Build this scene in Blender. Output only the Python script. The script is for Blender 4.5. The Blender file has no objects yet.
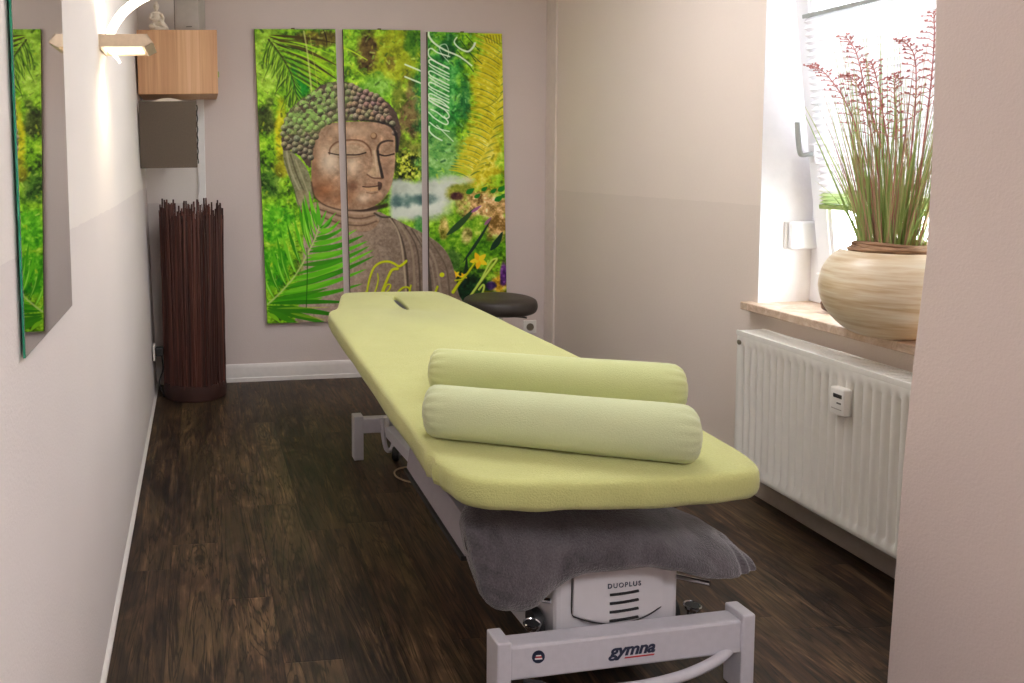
import bpy, bmesh, math, random
import numpy as np
from mathutils import Vector, Matrix
R = math.radians
scn = bpy.context.scene
COL = scn.collection
W = 2.333            # width of the room (x), back wall at y = 0, floor at z = 0
H = 2.5

# ------------------------------------------------------------------ materials
def lin(c):
    return tuple((v/255/12.92 if v/255 <= .04045 else ((v/255+.055)/1.055)**2.4) for v in c)

class NT:
    def __init__(self, name):
        self.m = bpy.data.materials.new(name); self.m.use_nodes = True
        self.t = self.m.node_tree; self.n = self.t.nodes; self.b = self.n['Principled BSDF']
    def add(self, kind, **kw):
        n = self.n.new(kind)
        for k, v in kw.items(): setattr(n, k, v)
        return n
    def link(self, a, b): self.t.links.new(a, b)
    def val(self, sock, v):
        if isinstance(v, bpy.types.NodeSocket): self.link(v, sock)
        else: sock.default_value = v
    def math(self, op, a, b=0.0, c=0.0):
        n = self.add('ShaderNodeMath', operation=op)
        for i, v in enumerate((a, b, c)): self.val(n.inputs[i], v)
        return n.outputs[0]
    def mix(self, f, a, b, blend='MIX'):
        n = self.add('ShaderNodeMix', data_type='RGBA', blend_type=blend)
        self.val(n.inputs[0], f)
        for i, v in ((6, a), (7, b)):
            self.val(n.inputs[i], v if isinstance(v, bpy.types.NodeSocket) else (*v[:3], 1))
        return n.outputs[2]
    def noise(self, vec, scale, detail=4, rough=.5, dist=0):
        n = self.add('ShaderNodeTexNoise'); n.inputs['Scale'].default_value = scale
        n.inputs['Detail'].default_value = detail; n.inputs['Roughness'].default_value = rough
        n.inputs['Distortion'].default_value = dist
        if vec is not None: self.link(vec, n.inputs['Vector'])
        return n.outputs[0]
    def ramp(self, f, stops):
        n = self.add('ShaderNodeValToRGB'); e = n.color_ramp.elements
        while len(e) < len(stops): e.new(.5)
        for el, (p, c) in zip(e, stops):
            el.position = p; el.color = (*c[:3], 1)
        self.link(f, n.inputs[0]); return n.outputs[0]
    def pos(self): return self.add('ShaderNodeNewGeometry').outputs['Position']
    def obj(self): return self.add('ShaderNodeTexCoord').outputs['Object']
    def scale(self, vec, s, rot=(0, 0, 0)):
        n = self.add('ShaderNodeMapping'); n.inputs['Scale'].default_value = s
        n.inputs['Rotation'].default_value = rot; self.link(vec, n.inputs['Vector']); return n.outputs[0]
    def bump(self, h, strength=.2, dist=.01):
        n = self.add('ShaderNodeBump'); n.inputs['Strength'].default_value = strength
        n.inputs['Distance'].default_value = dist; self.link(h, n.inputs['Height'])
        self.link(n.outputs[0], self.b.inputs['Normal'])
    def set(self, **kw):
        names = dict(color='Base Color', rough='Roughness', metal='Metallic', spec='Specular IOR Level',
                     sheen='Sheen Weight', trans='Transmission Weight', coat='Coat Weight', ior='IOR', emit='Emission Strength', emitc='Emission Color')
        for k, v in kw.items():
            s = self.b.inputs[names[k]]
            if isinstance(v, tuple): v = (*v[:3], 1)
            self.val(s, v)
        return self

def plain(name, rgb, rough=.5, metal=0, noise=.06, nscale=30, bump=0.0, bscale=120, **kw):
    """a plain coat with slight unevenness of the material itself"""
    m = NT(name); o = m.obj(); c = lin(rgb)
    f = m.noise(o, nscale, 5)
    a = tuple(v*(1-noise) for v in c); b = tuple(min(1, v*(1+noise)) for v in c)
    m.set(color=m.ramp(f, [(.3, a), (.7, b)]), rough=rough, metal=metal, **kw)
    if bump: m.bump(m.noise(o, bscale, 4), bump, .004)
    return m.m

M = {}
def build_materials():
    # --- painted walls with a two-tone dado (lighter above, greyer below)
    def wall(name, up, low, zt=1.135):
        m = NT(name); p = m.pos(); s = m.add('ShaderNodeSeparateXYZ'); m.link(p, s.inputs[0])
        n1 = m.noise(p, 1.7, 3); n2 = m.noise(p, 90, 3)
        z = m.math('ADD', s.outputs[2], m.math('MULTIPLY', m.noise(p, 14, 3), .012))
        f = m.math('LESS_THAN', z, zt)
        c = m.mix(f, lin(up), lin(low))
        k = m.math('MULTIPLY_ADD', n1, .10, .95); k = m.math('MULTIPLY_ADD', n2, .03, k)
        k = m.math('SUBTRACT', k, .015)
        g = m.add('ShaderNodeVectorMath', operation='SCALE'); m.link(c, g.inputs[0]); m.link(k, g.inputs['Scale'])
        m.link(g.outputs[0], m.b.inputs['Base Color']); m.set(rough=.85, spec=.2)
        h = m.math('ADD', m.noise(p, 160, 5), m.math('MULTIPLY', m.noise(p, 22, 3), .5))
        m.bump(h, .22, .004)
        return m.m
    M['wall_left'] = wall('paint_left', (236, 228, 223), (227, 218, 215), 1.152)
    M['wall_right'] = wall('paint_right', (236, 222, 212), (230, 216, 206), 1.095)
    M['wall_back'] = wall('paint_taupe', (213, 200, 195), (213, 200, 195))
    M['wall_white'] = wall('paint_white_corner', (226, 219, 213), (214, 206, 202), 1.06)
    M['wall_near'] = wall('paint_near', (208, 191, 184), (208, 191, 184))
    M['reveal'] = plain('paint_reveal', (240, 238, 240), .8, noise=.02, bump=.15)
    M['trim_wall'] = plain('paint_trim', (226, 214, 204), .75, noise=.03, bump=.15)
    M['ceiling'] = plain('paint_ceiling', (238, 234, 230), .9, noise=.02)
    M['white'] = plain('white_lacquer', (232, 230, 228), .35, noise=.02)
    M['baseboard'] = plain('baseboard_white', (228, 222, 218), .45, noise=.03)
    M['base_shaded'] = plain('baseboard_shaded', (172, 160, 150), .6, noise=.05)  # white baseboard under the radiator: its shade is put into this darker colour
    M['pvc'] = plain('window_pvc', (236, 236, 240), .3, noise=.01)
    M['rad'] = plain('radiator_enamel', (232, 228, 220), .35, noise=.02)
    M['rad_dark'] = plain('radiator_inside', (120, 118, 116), .5, noise=.05)
    # --- vinyl plank floor
    m = NT('dark_wood_planks'); p = m.pos(); s = m.add('ShaderNodeSeparateXYZ'); m.link(p, s.inputs[0])
    px = m.math('DIVIDE', s.outputs[0], .152); row = m.math('FLOOR', px); fx = m.math('FRACT', px)
    wn = m.add('ShaderNodeTexWhiteNoise', noise_dimensions='1D'); m.link(row, wn.inputs['W'])
    py = m.math('ADD', m.math('DIVIDE', s.outputs[1], .95), m.math('MULTIPLY', wn.outputs[0], 7.3))
    cell = m.math('FLOOR', py); fy = m.math('FRACT', py)
    cv = m.add('ShaderNodeCombineXYZ'); m.link(row, cv.inputs[0]); m.link(cell, cv.inputs[1])
    wc = m.add('ShaderNodeTexWhiteNoise', noise_dimensions='3D'); m.link(cv.outputs[0], wc.inputs['Vector'])
    off = m.add('ShaderNodeVectorMath', operation='MULTIPLY_ADD'); m.link(wc.outputs[1], off.inputs[0])
    off.inputs[1].default_value = (9, 9, 9); m.link(p, off.inputs[2])
    g1 = m.noise(m.scale(off.outputs[0], (34, 2.2, 1)), 1.0, 6, .6, 1.6)
    g2 = m.noise(m.scale(off.outputs[0], (7, 2.2, 1)), 1.0, 4, .55, 3.0)
    g3 = m.noise(m.scale(off.outputs[0], (150, 7, 1)), 1.0, 3, .6, .6)
    gg = m.math('ADD', m.math('MULTIPLY', g1, .5), m.math('MULTIPLY', g2, .5))
    base = m.ramp(gg, [(.32, lin((20, 14, 11))), (.43, lin((42, 29, 22))), (.53, lin((68, 49, 35))), (.62, lin((100, 76, 54))), (.72, lin((138, 110, 80)))])
    k = m.math('MULTIPLY_ADD', wc.outputs[0], .35, .62)
    k = m.math('MULTIPLY', k, m.math('MULTIPLY_ADD', g3, 1.5, .32))
    vo = m.add('ShaderNodeTexVoronoi'); m.link(m.scale(off.outputs[0], (4.2, 1.15, 1)), vo.inputs['Vector']); vo.inputs['Scale'].default_value = 1.0; vo.inputs['Randomness'].default_value = 1.0
    dd = m.math('ADD', vo.outputs['Distance'], m.math('MULTIPLY', m.math('SUBTRACT', g2, .5), .22))
    near = m.math('MAXIMUM', m.math('SUBTRACT', 1, m.math('MULTIPLY', dd, 3.4)), 0)
    ring = m.math('MULTIPLY_ADD', m.math('SINE', m.math('MULTIPLY', dd, 95)), .38, .80)
    knot = m.math('MULTIPLY_ADD', m.math('SUBTRACT', ring, 1), near, 1)
    lowf = m.noise(m.scale(off.outputs[0], (2.6, 1.1, 1)), 1.0, 2, .5, .5)
    base = m.mix(m.math('MULTIPLY', m.math('MAXIMUM', m.math('MULTIPLY_ADD', lowf, 4.0, -2.0), near), .45), base, lin((112, 92, 60)))
    k = m.math('MULTIPLY', k, knot)
    crack = m.noise(m.scale(off.outputs[0], (11, .9, 1)), 1.0, 3, .55, 3.4)
    ck = m.math('MINIMUM', m.math('MULTIPLY', m.math('ABSOLUTE', m.math('SUBTRACT', crack, .5)), 26), 1)
    k = m.math('MULTIPLY', k, m.math('MULTIPLY_ADD', ck, .78, .27))
    sx = m.math('MINIMUM', fx, m.math('SUBTRACT', 1, fx)); sy = m.math('MINIMUM', fy, m.math('SUBTRACT', 1, fy))
    seam = m.math('MULTIPLY', m.math('MINIMUM', m.math('MULTIPLY', sx, 60), 1), m.math('MINIMUM', m.math('MULTIPLY', sy, 400), 1))
    k = m.math('MULTIPLY', k, m.math('MULTIPLY_ADD', seam, .30, .70))
    sc = m.add('ShaderNodeVectorMath', operation='SCALE'); m.link(base, sc.inputs[0]); m.link(k, sc.inputs['Scale'])
    m.link(sc.outputs[0], m.b.inputs['Base Color'])
    m.set(rough=m.math('MULTIPLY_ADD', g1, .25, .38), spec=.4)
    m.bump(m.math('ADD', g3, m.math('MULTIPLY', seam, .6)), .25, .002)
    M['floor'] = m.m
    # --- oak veneer
    m = NT('oak_veneer'); o = m.obj()
    g = m.noise(m.scale(o, (26, 26, .9)), 1.0, 5, .6, .8); g2 = m.noise(m.scale(o, (140, 140, 2.5)), 1.0, 3)
    s = m.add('ShaderNodeSeparateXYZ'); m.link(o, s.inputs[0])
    st = m.math('FLOOR', m.math('MULTIPLY', s.outputs[0], 9.0))
    wn = m.add('ShaderNodeTexWhiteNoise', noise_dimensions='1D'); m.link(st, wn.inputs['W'])
    f = m.math('ADD', m.math('MULTIPLY', g, .55), m.math('ADD', m.math('MULTIPLY', g2, .2), m.math('MULTIPLY', wn.outputs[0], .25)))
    m.set(color=m.ramp(f, [(.3, lin((186, 138, 98))), (.5, lin((212, 166, 124))), (.7, lin((230, 190, 150)))]), rough=.5)
    m.bump(g2, .1, .002); M['oak'] = m.m
    # --- terry cloth
    def terry(name, rgb, var=.07, fine=260, st=.5):
        m = NT(name); o = m.obj(); c = lin(rgb)
        f = m.math('ADD', m.math('MULTIPLY', m.noise(o, 5, 3), .5), m.math('MULTIPLY', m.noise(o, fine, 2), .5))
        m.set(color=m.ramp(f, [(.35, tuple(v*(1-var) for v in c)), (.65, tuple(min(1, v*(1+var)) for v in c))]), rough=.95, spec=.1, sheen=.25)
        h = m.math('ADD', m.noise(o, fine, 3), m.math('MULTIPLY', m.noise(o, 9, 2, .5, .6), 1.2))
        m.bump(h, st, .004); return m.m
    M['lime'] = terry('lime_terry', (186, 187, 122))
    M['pale'] = terry('pale_green_cotton', (190, 196, 154), .04, 320, .3)
    M['pale2'] = terry('yellow_green_cotton', (190, 195, 140), .04, 320, .3)
    m = NT('grey_plush'); o = m.obj()
    f = m.math('ADD', m.math('MULTIPLY', m.noise(o, 9, 4, .6, 1.0), .6), m.math('MULTIPLY', m.noise(o, 240, 3), .4))
    m.set(color=m.ramp(f, [(.35, lin((62, 58, 61))), (.65, lin((102, 96, 100)))]), rough=1.0, spec=.05, sheen=.5)
    m.bump(m.math('ADD', m.noise(o, 260, 3), m.noise(o, 14, 3)), .6, .006); M['plush'] = m.m
    M['table_white'] = plain('powder_coat', (198, 195, 202), .4, noise=.03, nscale=60, bump=.1, bscale=400)
    M['table_cream'] = plain('motor_cover_plastic', (204, 201, 204), .45, noise=.02)
    M['table_grey'] = plain('grey_beam', (150, 144, 150), .4, noise=.04)
    M['dark'] = plain('dark_plastic', (34, 33, 34), .5, noise=.1)
    M['slot_dark'] = plain('slot_inside', (20, 20, 22), .7, noise=.1)
    M['slot_lining'] = plain('slot_lining', (150, 148, 150), .5, noise=.1)
    M['chrome'] = plain('chrome', (214, 214, 218), .12, 1.0, noise=.02)
    M['steel'] = plain('brushed_steel', (214, 194, 168), .42, .55, noise=.06, nscale=80)
    M['black_leather'] = plain('black_leatherette', (52, 45, 40), .45, noise=.12, bump=.3, bscale=300)
    M['ink'] = plain('dark_blue_print', (36, 42, 66), .5, noise=.05)
    M['red'] = plain('red_print', (176, 34, 40), .5, noise=.05)
    M['cable_beige'] = plain('beige_cable', (168, 146, 116), .5)
    M['cable_white'] = plain('white_cable', (226, 222, 218), .5)
    M['cable_black'] = plain('black_cable', (26, 25, 26), .5)
    M['socket'] = plain('socket_plastic', (232, 228, 222), .35, noise=.02)
    M['socket_hole'] = plain('socket_recess', (120, 110, 92), .5)
    # twig lamp
    m = NT('dark_willow'); o = m.obj()
    at = m.add('ShaderNodeAttribute', attribute_name='twig')
    f = m.math('ADD', m.math('MULTIPLY', at.outputs['Fac'], .6), m.math('MULTIPLY', m.noise(m.scale(o, (60, 60, 6)), 1, 4), .4))
    m.set(color=m.ramp(f, [(.15, lin((50, 25, 20))), (.5, lin((74, 40, 32))), (.85, lin((104, 60, 48)))]), rough=.6)
    M['willow'] = m.m
    M['willow_base'] = plain('dark_wood_base', (58, 31, 25), .55, noise=.15, nscale=20)
    M['speaker_grey'] = plain('speaker_case', (176, 168, 160), .4, noise=.04)
    M['speaker_dark'] = plain('speaker_side', (104, 98, 92), .5, noise=.08)
    M['taupe_panel'] = plain('taupe_cloth', (98, 86, 74), .9, noise=.08, nscale=200, bump=.3, bscale=500)
    M['cream_plaster'] = plain('cream_shell', (222, 208, 190), .7, noise=.03)
    M['statue'] = plain('white_resin', (226, 214, 196), .6, noise=.05, bump=.2, bscale=200)
    M['canvas_edge'] = plain('canvas_edge', (112, 92, 76), .9, noise=.08)
    # mirror
    m = NT('mirror_silver'); m.set(color=(.86, .87, .86), metal=1.0, rough=.012)
    f = m.noise(m.obj(), 3, 2); m.set(color=m.ramp(f, [(.3, (.84, .85, .84)), (.7, (.88, .89, .88))])); M['mirror'] = m.m
    m = NT('mirror_glass_edge'); f = m.noise(m.obj(), 40, 2)
    m.set(color=m.ramp(f, [(.3, lin((22, 120, 92))), (.7, lin((52, 150, 116)))]), rough=.15); M['glass_edge'] = m.m
    # marble sill
    m = NT('beige_marble'); o = m.obj()
    f = m.noise(o, 16, 8, .65, 1.5)
    m.set(color=m.ramp(f, [(.3, lin((176, 146, 122))), (.5, lin((204, 178, 156))), (.62, lin((220, 200, 184))), (.75, lin((190, 154, 126)))]), rough=.32); M['marble'] = m.m
    # pot glaze : brushed horizontal bands
    m = NT('brushed_cream_glaze'); o = m.obj()
    f = m.math('ADD', m.math('MULTIPLY', m.noise(m.scale(o, (2.2, 2.2, 26)), 1, 5, .6, .5), .65), m.math('MULTIPLY', m.noise(m.scale(o, (9, 9, 120)), 1, 3), .35))
    m.set(color=m.ramp(f, [(.32, lin((190, 154, 112))), (.45, lin((218, 194, 158))), (.58, lin((236, 222, 198))), (.75, lin((240, 232, 216)))]), rough=.32)
    m.bump(f, .12, .003); M['pot'] = m.m
    m = NT('twine_bark'); o = m.obj()
    f = m.noise(m.scale(o, (20, 20, 120)), 1, 5)
    m.set(color=m.ramp(f, [(.3, lin((124, 92, 68))), (.7, lin((190, 152, 120)))]), rough=.85); m.bump(f, .5, .005); M['twine'] = m.m
    M['soil'] = plain('soil', (70, 52, 38), .95, noise=.3, nscale=80, bump=.6)
    def blade(name, stops):
        m = NT(name); at = m.add('ShaderNodeAttribute', attribute_name='tint')
        m.set(color=m.ramp(at.outputs['Fac'], stops), rough=.6); M[name] = m.m
    blade('grass', [(0, lin((120, 138, 74))), (.35, lin((158, 184, 104))), (.6, lin((190, 202, 134))), (.8, lin((200, 160, 130))), (1, lin((178, 134, 116)))])
    M['plume'] = plain('dry_plume', (196, 128, 122), .8, noise=.15, nscale=90)
    M['brown_stone'] = plain('brown_stone', (112, 84, 66), .6, noise=.3, nscale=25, bump=.3, bscale=40)
    # pleated blind : thin translucent cloth
    m = NT('pleated_cloth'); o = m.pos(); s = m.add('ShaderNodeSeparateXYZ'); m.link(o, s.inputs[0])
    tr = m.add('ShaderNodeBsdfTranslucent'); df = m.add('ShaderNodeBsdfDiffuse'); mx = m.add('ShaderNodeMixShader')
    c = m.ramp(m.noise(o, 6, 2), [(.3, (.80, .76, .775)), (.7, (.80, .80, .815))])
    m.link(c, tr.inputs[0]); m.link(c, df.inputs[0]); mx.inputs[0].default_value = .085
    m.link(df.outputs[0], mx.inputs[1]); m.link(tr.outputs[0], mx.inputs[2])
    m.link(mx.outputs[0], m.n['Material Output'].inputs[0]); M['pleat'] = m.m
    m = NT('pleated_cloth_green'); o = m.pos()
    tr = m.add('ShaderNodeBsdfTranslucent'); df = m.add('ShaderNodeBsdfDiffuse'); mx = m.add('ShaderNodeMixShader')
    c = m.ramp(m.noise(o, 6, 2), [(.3, lin((196, 210, 160))), (.7, lin((206, 218, 172)))])
    m.link(c, tr.inputs[0]); m.link(c, df.inputs[0]); mx.inputs[0].default_value = .085
    m.link(df.outputs[0], mx.inputs[1]); m.link(tr.outputs[0], mx.inputs[2])
    m.link(mx.outputs[0], m.n['Material Output'].inputs[0]); M['pleat_green'] = m.m
    M['rail_green'] = plain('blind_rail_green', (150, 172, 100), .5)
    M['rail_grey'] = plain('blind_rail_grey', (168, 172, 170), .4)
    m = NT('window_glass'); tp = m.add('ShaderNodeBsdfTransparent'); gl = m.add('ShaderNodeBsdfGlossy'); mx = m.add('ShaderNodeMixShader')
    m.link(m.ramp(m.noise(m.obj(), 2, 1), [(.3, (.95, .97, .97)), (.7, (.97, .98, .98))]), tp.inputs[0]); gl.inputs['Roughness'].default_value = .02
    lw = m.add('ShaderNodeLayerWeight'); m.link(m.math('MULTIPLY_ADD', m.math('POWER', lw.outputs['Facing'], 5.0), .6, .03), mx.inputs[0])
    m.link(tp.outputs[0], mx.inputs[1]); m.link(gl.outputs[0], mx.inputs[2]); m.link(mx.outputs[0], m.n['Material Output'].inputs[0]); M['glass'] = m.m
    # lamp glass that is lit
    m = NT('lit_opal_glass'); c = m.ramp(m.noise(m.obj(), 4, 2), [(.3, (1, .90, .74)), (.7, (1, .93, .80))])
    m.set(color=(.95, .93, .9), rough=.4, emitc=c, emit=1.0); M['opal'] = m.m
    m = NT('lit_lamp_inside'); c = m.ramp(m.noise(m.obj(), 4, 2), [(.3, (1, .82, .58)), (.7, (1, .86, .64))])
    m.set(color=(.9, .85, .8), rough=.5, emitc=c, emit=.5); M['lampglow'] = m.m
    for nm, e in (('diffuser', 7.2), ('diffuser_soft', 3.3)):  # glow of the unseen ceiling panels added to brighten the room
        m = NT('fill_panel_'+nm); c = m.ramp(m.noise(m.obj(), 4, 2), [(.3, (.96, .96, 1.0)), (.7, (.97, .97, 1.0))])
        m.set(color=(.9, .9, .9), emitc=c, emit=e); M[nm] = m.m
    # the printed picture: colours come from the point attribute painted below
    m = NT('printed_picture'); at = m.add('ShaderNodeAttribute', attribute_name='print')
    m.link(at.outputs['Color'], m.b.inputs['Base Color']); m.set(rough=.55, spec=.25)
    m.bump(m.noise(m.obj(), 700, 2), .08, .001); M['print'] = m.m
build_materials()

# ------------------------------------------------------------------ geometry helpers
WORLD = {}
def finish(bm, smooth=False, angle=40):
    bmesh.ops.recalc_face_normals(bm, faces=bm.faces[:])
    me = bpy.data.meshes.new('m'); bm.to_mesh(me); bm.free()
    if smooth:
        for p in me.polygons: p.use_smooth = True
        try: me.set_sharp_from_angle(angle=R(angle))
        except Exception: pass
    return me

def obj(name, bm, mat, parent=None, smooth=False, angle=40, origin=None, me=None):
    """one mesh built in world coordinates -> an object whose origin sits at the mesh's base"""
    if me is None: me = finish(bm, smooth, angle)
    n = len(me.vertices); co = np.empty(n*3, np.float32); me.vertices.foreach_get('co', co); co = co.reshape(-1, 3)
    if origin is None:
        lo, hi = co.min(0), co.max(0); origin = Vector(((lo[0]+hi[0])/2, (lo[1]+hi[1])/2, lo[2]))
    origin = Vector(origin)
    co -= np.array(origin, np.float32); me.vertices.foreach_set('co', co.ravel()); me.update()
    o = bpy.data.objects.new(name, me); COL.objects.link(o); me.name = name
    for mm in (mat if isinstance(mat, (list, tuple)) else [mat]): me.materials.append(mm)
    place(o, origin, parent); return o

def place(o, origin, parent):
    WORLD[o.name] = list(origin)
    if parent is not None:
        o.parent = parent; o.location = Vector(origin) - Vector(WORLD[parent.name])
    else: o.location = Vector(origin)

def empty(name, loc):
    o = bpy.data.objects.new(name, None); COL.objects.link(o); o.empty_display_size = .05
    place(o, loc, None); return o

def tag(o, label, cat, group=None):
    o['label'] = label; o['category'] = cat
    if group: o['group'] = group
    return o
def struct(o): o['kind'] = 'structure'; return o

def box(bm, lo, hi, bevel=0.0, seg=2, rotz=0, pivot=None, mi=0):
    lo, hi = Vector(lo), Vector(hi); c = (lo+hi)/2; d = hi-lo
    v0 = len(bm.verts)
    r = bmesh.ops.create_cube(bm, size=1, matrix=Matrix.Translation(c) @ Matrix.Diagonal((*d, 1)))
    vs = r['verts']
    if bevel:
        es = list({e for v in vs for e in v.link_edges})
        g = bmesh.ops.bevel(bm, geom=es, offset=bevel, segments=seg, affect='EDGES', profile=.5)
        vs = list({v for f in g['faces'] for v in f.verts} | {v for v in vs if v.is_valid})
    if rotz:
        pv = Vector(pivot) if pivot else c
        bmesh.ops.rotate(bm, cent=pv, matrix=Matrix.Rotation(rotz, 3, 'Z'), verts=vs)
    return vs

def tube(bm, pts, rad, seg=8, cap=True):
    pts = [Vector(p) for p in pts]; n = len(pts)
    rads = rad if isinstance(rad, (list, tuple)) else [rad]*n
    rings = []; up = None
    for i, p in enumerate(pts):
        t = (pts[min(i+1, n-1)]-pts[max(i-1, 0)]).normalized()
        if up is None:
            up = Vector((0, 0, 1)) if abs(t.z) < .9 else Vector((1, 0, 0))
        a = t.cross(up).normalized(); up = a.cross(t).normalized()
        rings.append([bm.verts.new(p + (a*math.cos(2*math.pi*k/seg) + up*math.sin(2*math.pi*k/seg))*rads[i]) for k in range(seg)])
    for r0, r1 in zip(rings, rings[1:]):
        for k in range(seg): bm.faces.new((r0[k], r0[(k+1) % seg], r1[(k+1) % seg], r1[k]))
    if cap:
        bm.faces.new(rings[0][::-1]); bm.faces.new(rings[-1])

def lathe(bm, prof, c=(0, 0, 0), seg=48, tilt=None, cap=True):
    c = Vector(c); rings = []
    for r, z in prof:
        ring = []
        for k in range(seg):
            a = 2*math.pi*k/seg; v = Vector((r*math.cos(a), r*math.sin(a), z))
            if tilt: v = tilt @ v
            ring.append(bm.verts.new(c+v))
        rings.append(ring)
    for r0, r1 in zip(rings, rings[1:]):
        for k in range(seg): bm.faces.new((r0[k], r0[(k+1) % seg], r1[(k+1) % seg], r1[k]))
    if cap:
        bm.faces.new(rings[0][::-1]); bm.faces.new(rings[-1])

def prism(bm, pts, d):
    """extrude a closed 3-D polygon by the vector d"""
    d = Vector(d); a = [bm.verts.new(Vector(p)) for p in pts]; b = [bm.verts.new(Vector(p)+d) for p in pts]; n = len(a)
    for i in range(n): bm.faces.new((a[i], a[(i+1) % n], b[(i+1) % n], b[i]))
    bm.faces.new(a[::-1]); bm.faces.new(b)

def cat(pts, per=8, closed=False):
    """Catmull-Rom through the points"""
    P = [Vector(p) for p in pts]; n = len(P); out = []
    for i in range(n if closed else n-1):
        if closed: p0, p1, p2, p3 = P[i-1], P[i], P[(i+1) % n], P[(i+2) % n]
        else: p0, p1, p2, p3 = P[max(i-1, 0)], P[i], P[i+1], P[min(i+2, n-1)]
        for k in range(per):
            t = k/per
            out.append(.5*((2*p1)+(p2-p0)*t+(2*p0-5*p1+4*p2-p3)*t*t+(3*p1-p0-3*p2+p3)*t**3))
    if not closed: out.append(P[-1])
    return out

def bx(*a, **k):
    bm = bmesh.new(); box(bm, *a, **k); return bm
def tb(*a, **k):
    bm = bmesh.new(); tube(bm, *a, **k); return bm
def lt(*a, **k):
    bm = bmesh.new(); lathe(bm, *a, **k); return bm
def pr(*a, **k):
    bm = bmesh.new(); prism(bm, *a, **k); return bm

def text(name, body, size, loc, rotz, mat, parent, shear=0.0, bold=0.0, spacing=1.0, sx=1.0, depth=.0006, slope=0.0):
    """lettering standing upright, facing the viewer's side (-y), centred on loc"""
    cu = bpy.data.curves.new('t', 'FONT'); cu.body = body; cu.size = size; cu.align_x = 'CENTER'; cu.align_y = 'CENTER'
    cu.shear = shear; cu.offset = bold; cu.extrude = depth; cu.space_character = spacing
    t = bpy.data.objects.new('t', cu); COL.objects.link(t)
    dg = bpy.context.evaluated_depsgraph_get(); dg.update()
    me = bpy.data.meshes.new_from_object(t.evaluated_get(dg)); bpy.data.objects.remove(t)
    mt = Matrix.Translation(Vector(loc)) @ Matrix.Rotation(rotz, 4, 'Z') @ Matrix.Rotation(R(90), 4, 'X') @ Matrix.Rotation(slope, 4, 'Z') @ Matrix.Diagonal((sx, 1, 1, 1))
    me.transform(mt)
    return obj(name, None, mat, parent, me=me)

# ------------------------------------------------------------------ the room
YB = -7.2            # rear of the space the picture is taken from
def room():
    struct(obj('floor', bx((-.2, YB-.1, -.1), (W+.7, .1, 0)), M['floor']))
    struct(obj('ceiling', bx((-.2, YB-.1, H), (W+.7, .1, H+.1)), M['ceiling']))
    bm = bmesh.new(); g = []      # old plaster: it leans out a little towards the back corner
    for y in (YB, -2.0, -1.5, -1.0, -.5, 0, .1):
        k = -.026*max(0, min(1, (y+2)/1.5)); g.append([bm.verts.new((k*z, y, z)) for z in (0, .6, 1.2, 1.8, H)]+[bm.verts.new((-.25, y, H)), bm.verts.new((-.25, y, 0))])
    for a, b in zip(g, g[1:]):
        for i in range(7): bm.faces.new((a[i], b[i], b[(i+1) % 7], a[(i+1) % 7]))
    bm.faces.new(g[0]); bm.faces.new(g[-1][::-1]); struct(obj('wall_left', bm, M['wall_left']))
    struct(obj('wall_back', bx((.30, 0, 0), (W+.02, .15, H)), M['wall_back']))
    struct(obj('wall_back_corner', bx((-.12, 0, 0), (.30, .15, H)), M['wall_white']))
    struct(obj('wall_rear', bx((-.2, YB-.12, 0), (W+.7, YB, H)), M['wall_right']))
    # right wall with the window niche
    y0, y1, zs, zt = -1.83, -2.78, .697, 2.24
    bm = bmesh.new()
    box(bm, (W, y0, 0), (W+.33, 0.1, H)); box(bm, (W, y1, 0), (W+.33, y0, zs))
    box(bm, (W, y1, zt), (W+.33, y0, H)); box(bm, (W, YB, 0), (W+.33, y1, H))
    struct(obj('wall_right', bm, M['wall_right']))
    bm = bmesh.new()       # white plastered lining of the niche
    box(bm, (W-.001, y0-.002, zs), (W+.33, y0+.001, zt)); box(bm, (W-.001, y1-.001, zs), (W+.33, y1+.002, zt))
    box(bm, (W-.001, y1, zt-.002), (W+.33, y0, zt+.001))
    struct(obj('trim_niche', bm, M['reveal']))
    # strip in the far right corner
    struct(obj('trim_corner', bx((W-.012, -.124, 0), (W+.001, -.0005, H), .003), M['trim_wall']))
    # near right wall: slightly uneven plastered edge
    prof = [(1.802, 0), (1.811, .30), (1.820, .60), (1.833, .82), (1.852, 1.05), (1.855, 1.25), (1.847, 1.62), (1.838, H)]
    prism_bm = bmesh.new()
    pts = [(x, -3.0, z) for x, z in prof] + [(W+.32, -3.0, H), (W+.32, -3.0, 0)]
    prism(prism_bm, pts, (0, -2.6, 0))
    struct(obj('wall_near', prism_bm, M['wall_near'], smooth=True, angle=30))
    # baseboards
    bm = bmesh.new()
    prism(bm, [(.30, 0, 0), (.30, -.016, 0), (.30, -.016, .022), (.30, -.0135, .026), (.30, -.0135, .078), (.30, -.011, .096), (.30, -.006, .104), (.30, 0, .104)], (W-.30, 0, 0))
    struct(obj('baseboard_back', bm, M['baseboard'], smooth=True, angle=25))
    struct(obj('baseboard_right', bx((W-.014, -3.0, 0), (W+.001, -.124, .062), .003), M['base_shaded']))
    bm = bmesh.new(); prism(bm, [(0, YB, 0), (.011, YB, 0), (.010, YB, .008), (.003, YB, .018), (0, YB, .02)], (0, -YB, 0))
    struct(obj('baseboard_left', bm, M['baseboard']))
    # marble sill, set on the niche floor and standing proud of the wall
    struct(obj('trim_sill', bx((W-.045, y1-.0, zs), (W+.215, y0+.055-.055, zs+.03), .004), M['marble']))
    return y0, y1, zs+.03, zt
NY0, NY1, NZ0, NZ1 = room()

def lug():  # ear of the sill that runs past the niche on the wall face
    bm = bmesh.new(); box(bm, (W-.045, NY0-.002, NZ0-.03), (W-.0005, NY0+.038, NZ0), .004)
    struct(obj('trim_sill_ear', bm, M['marble']))
lug()

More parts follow.
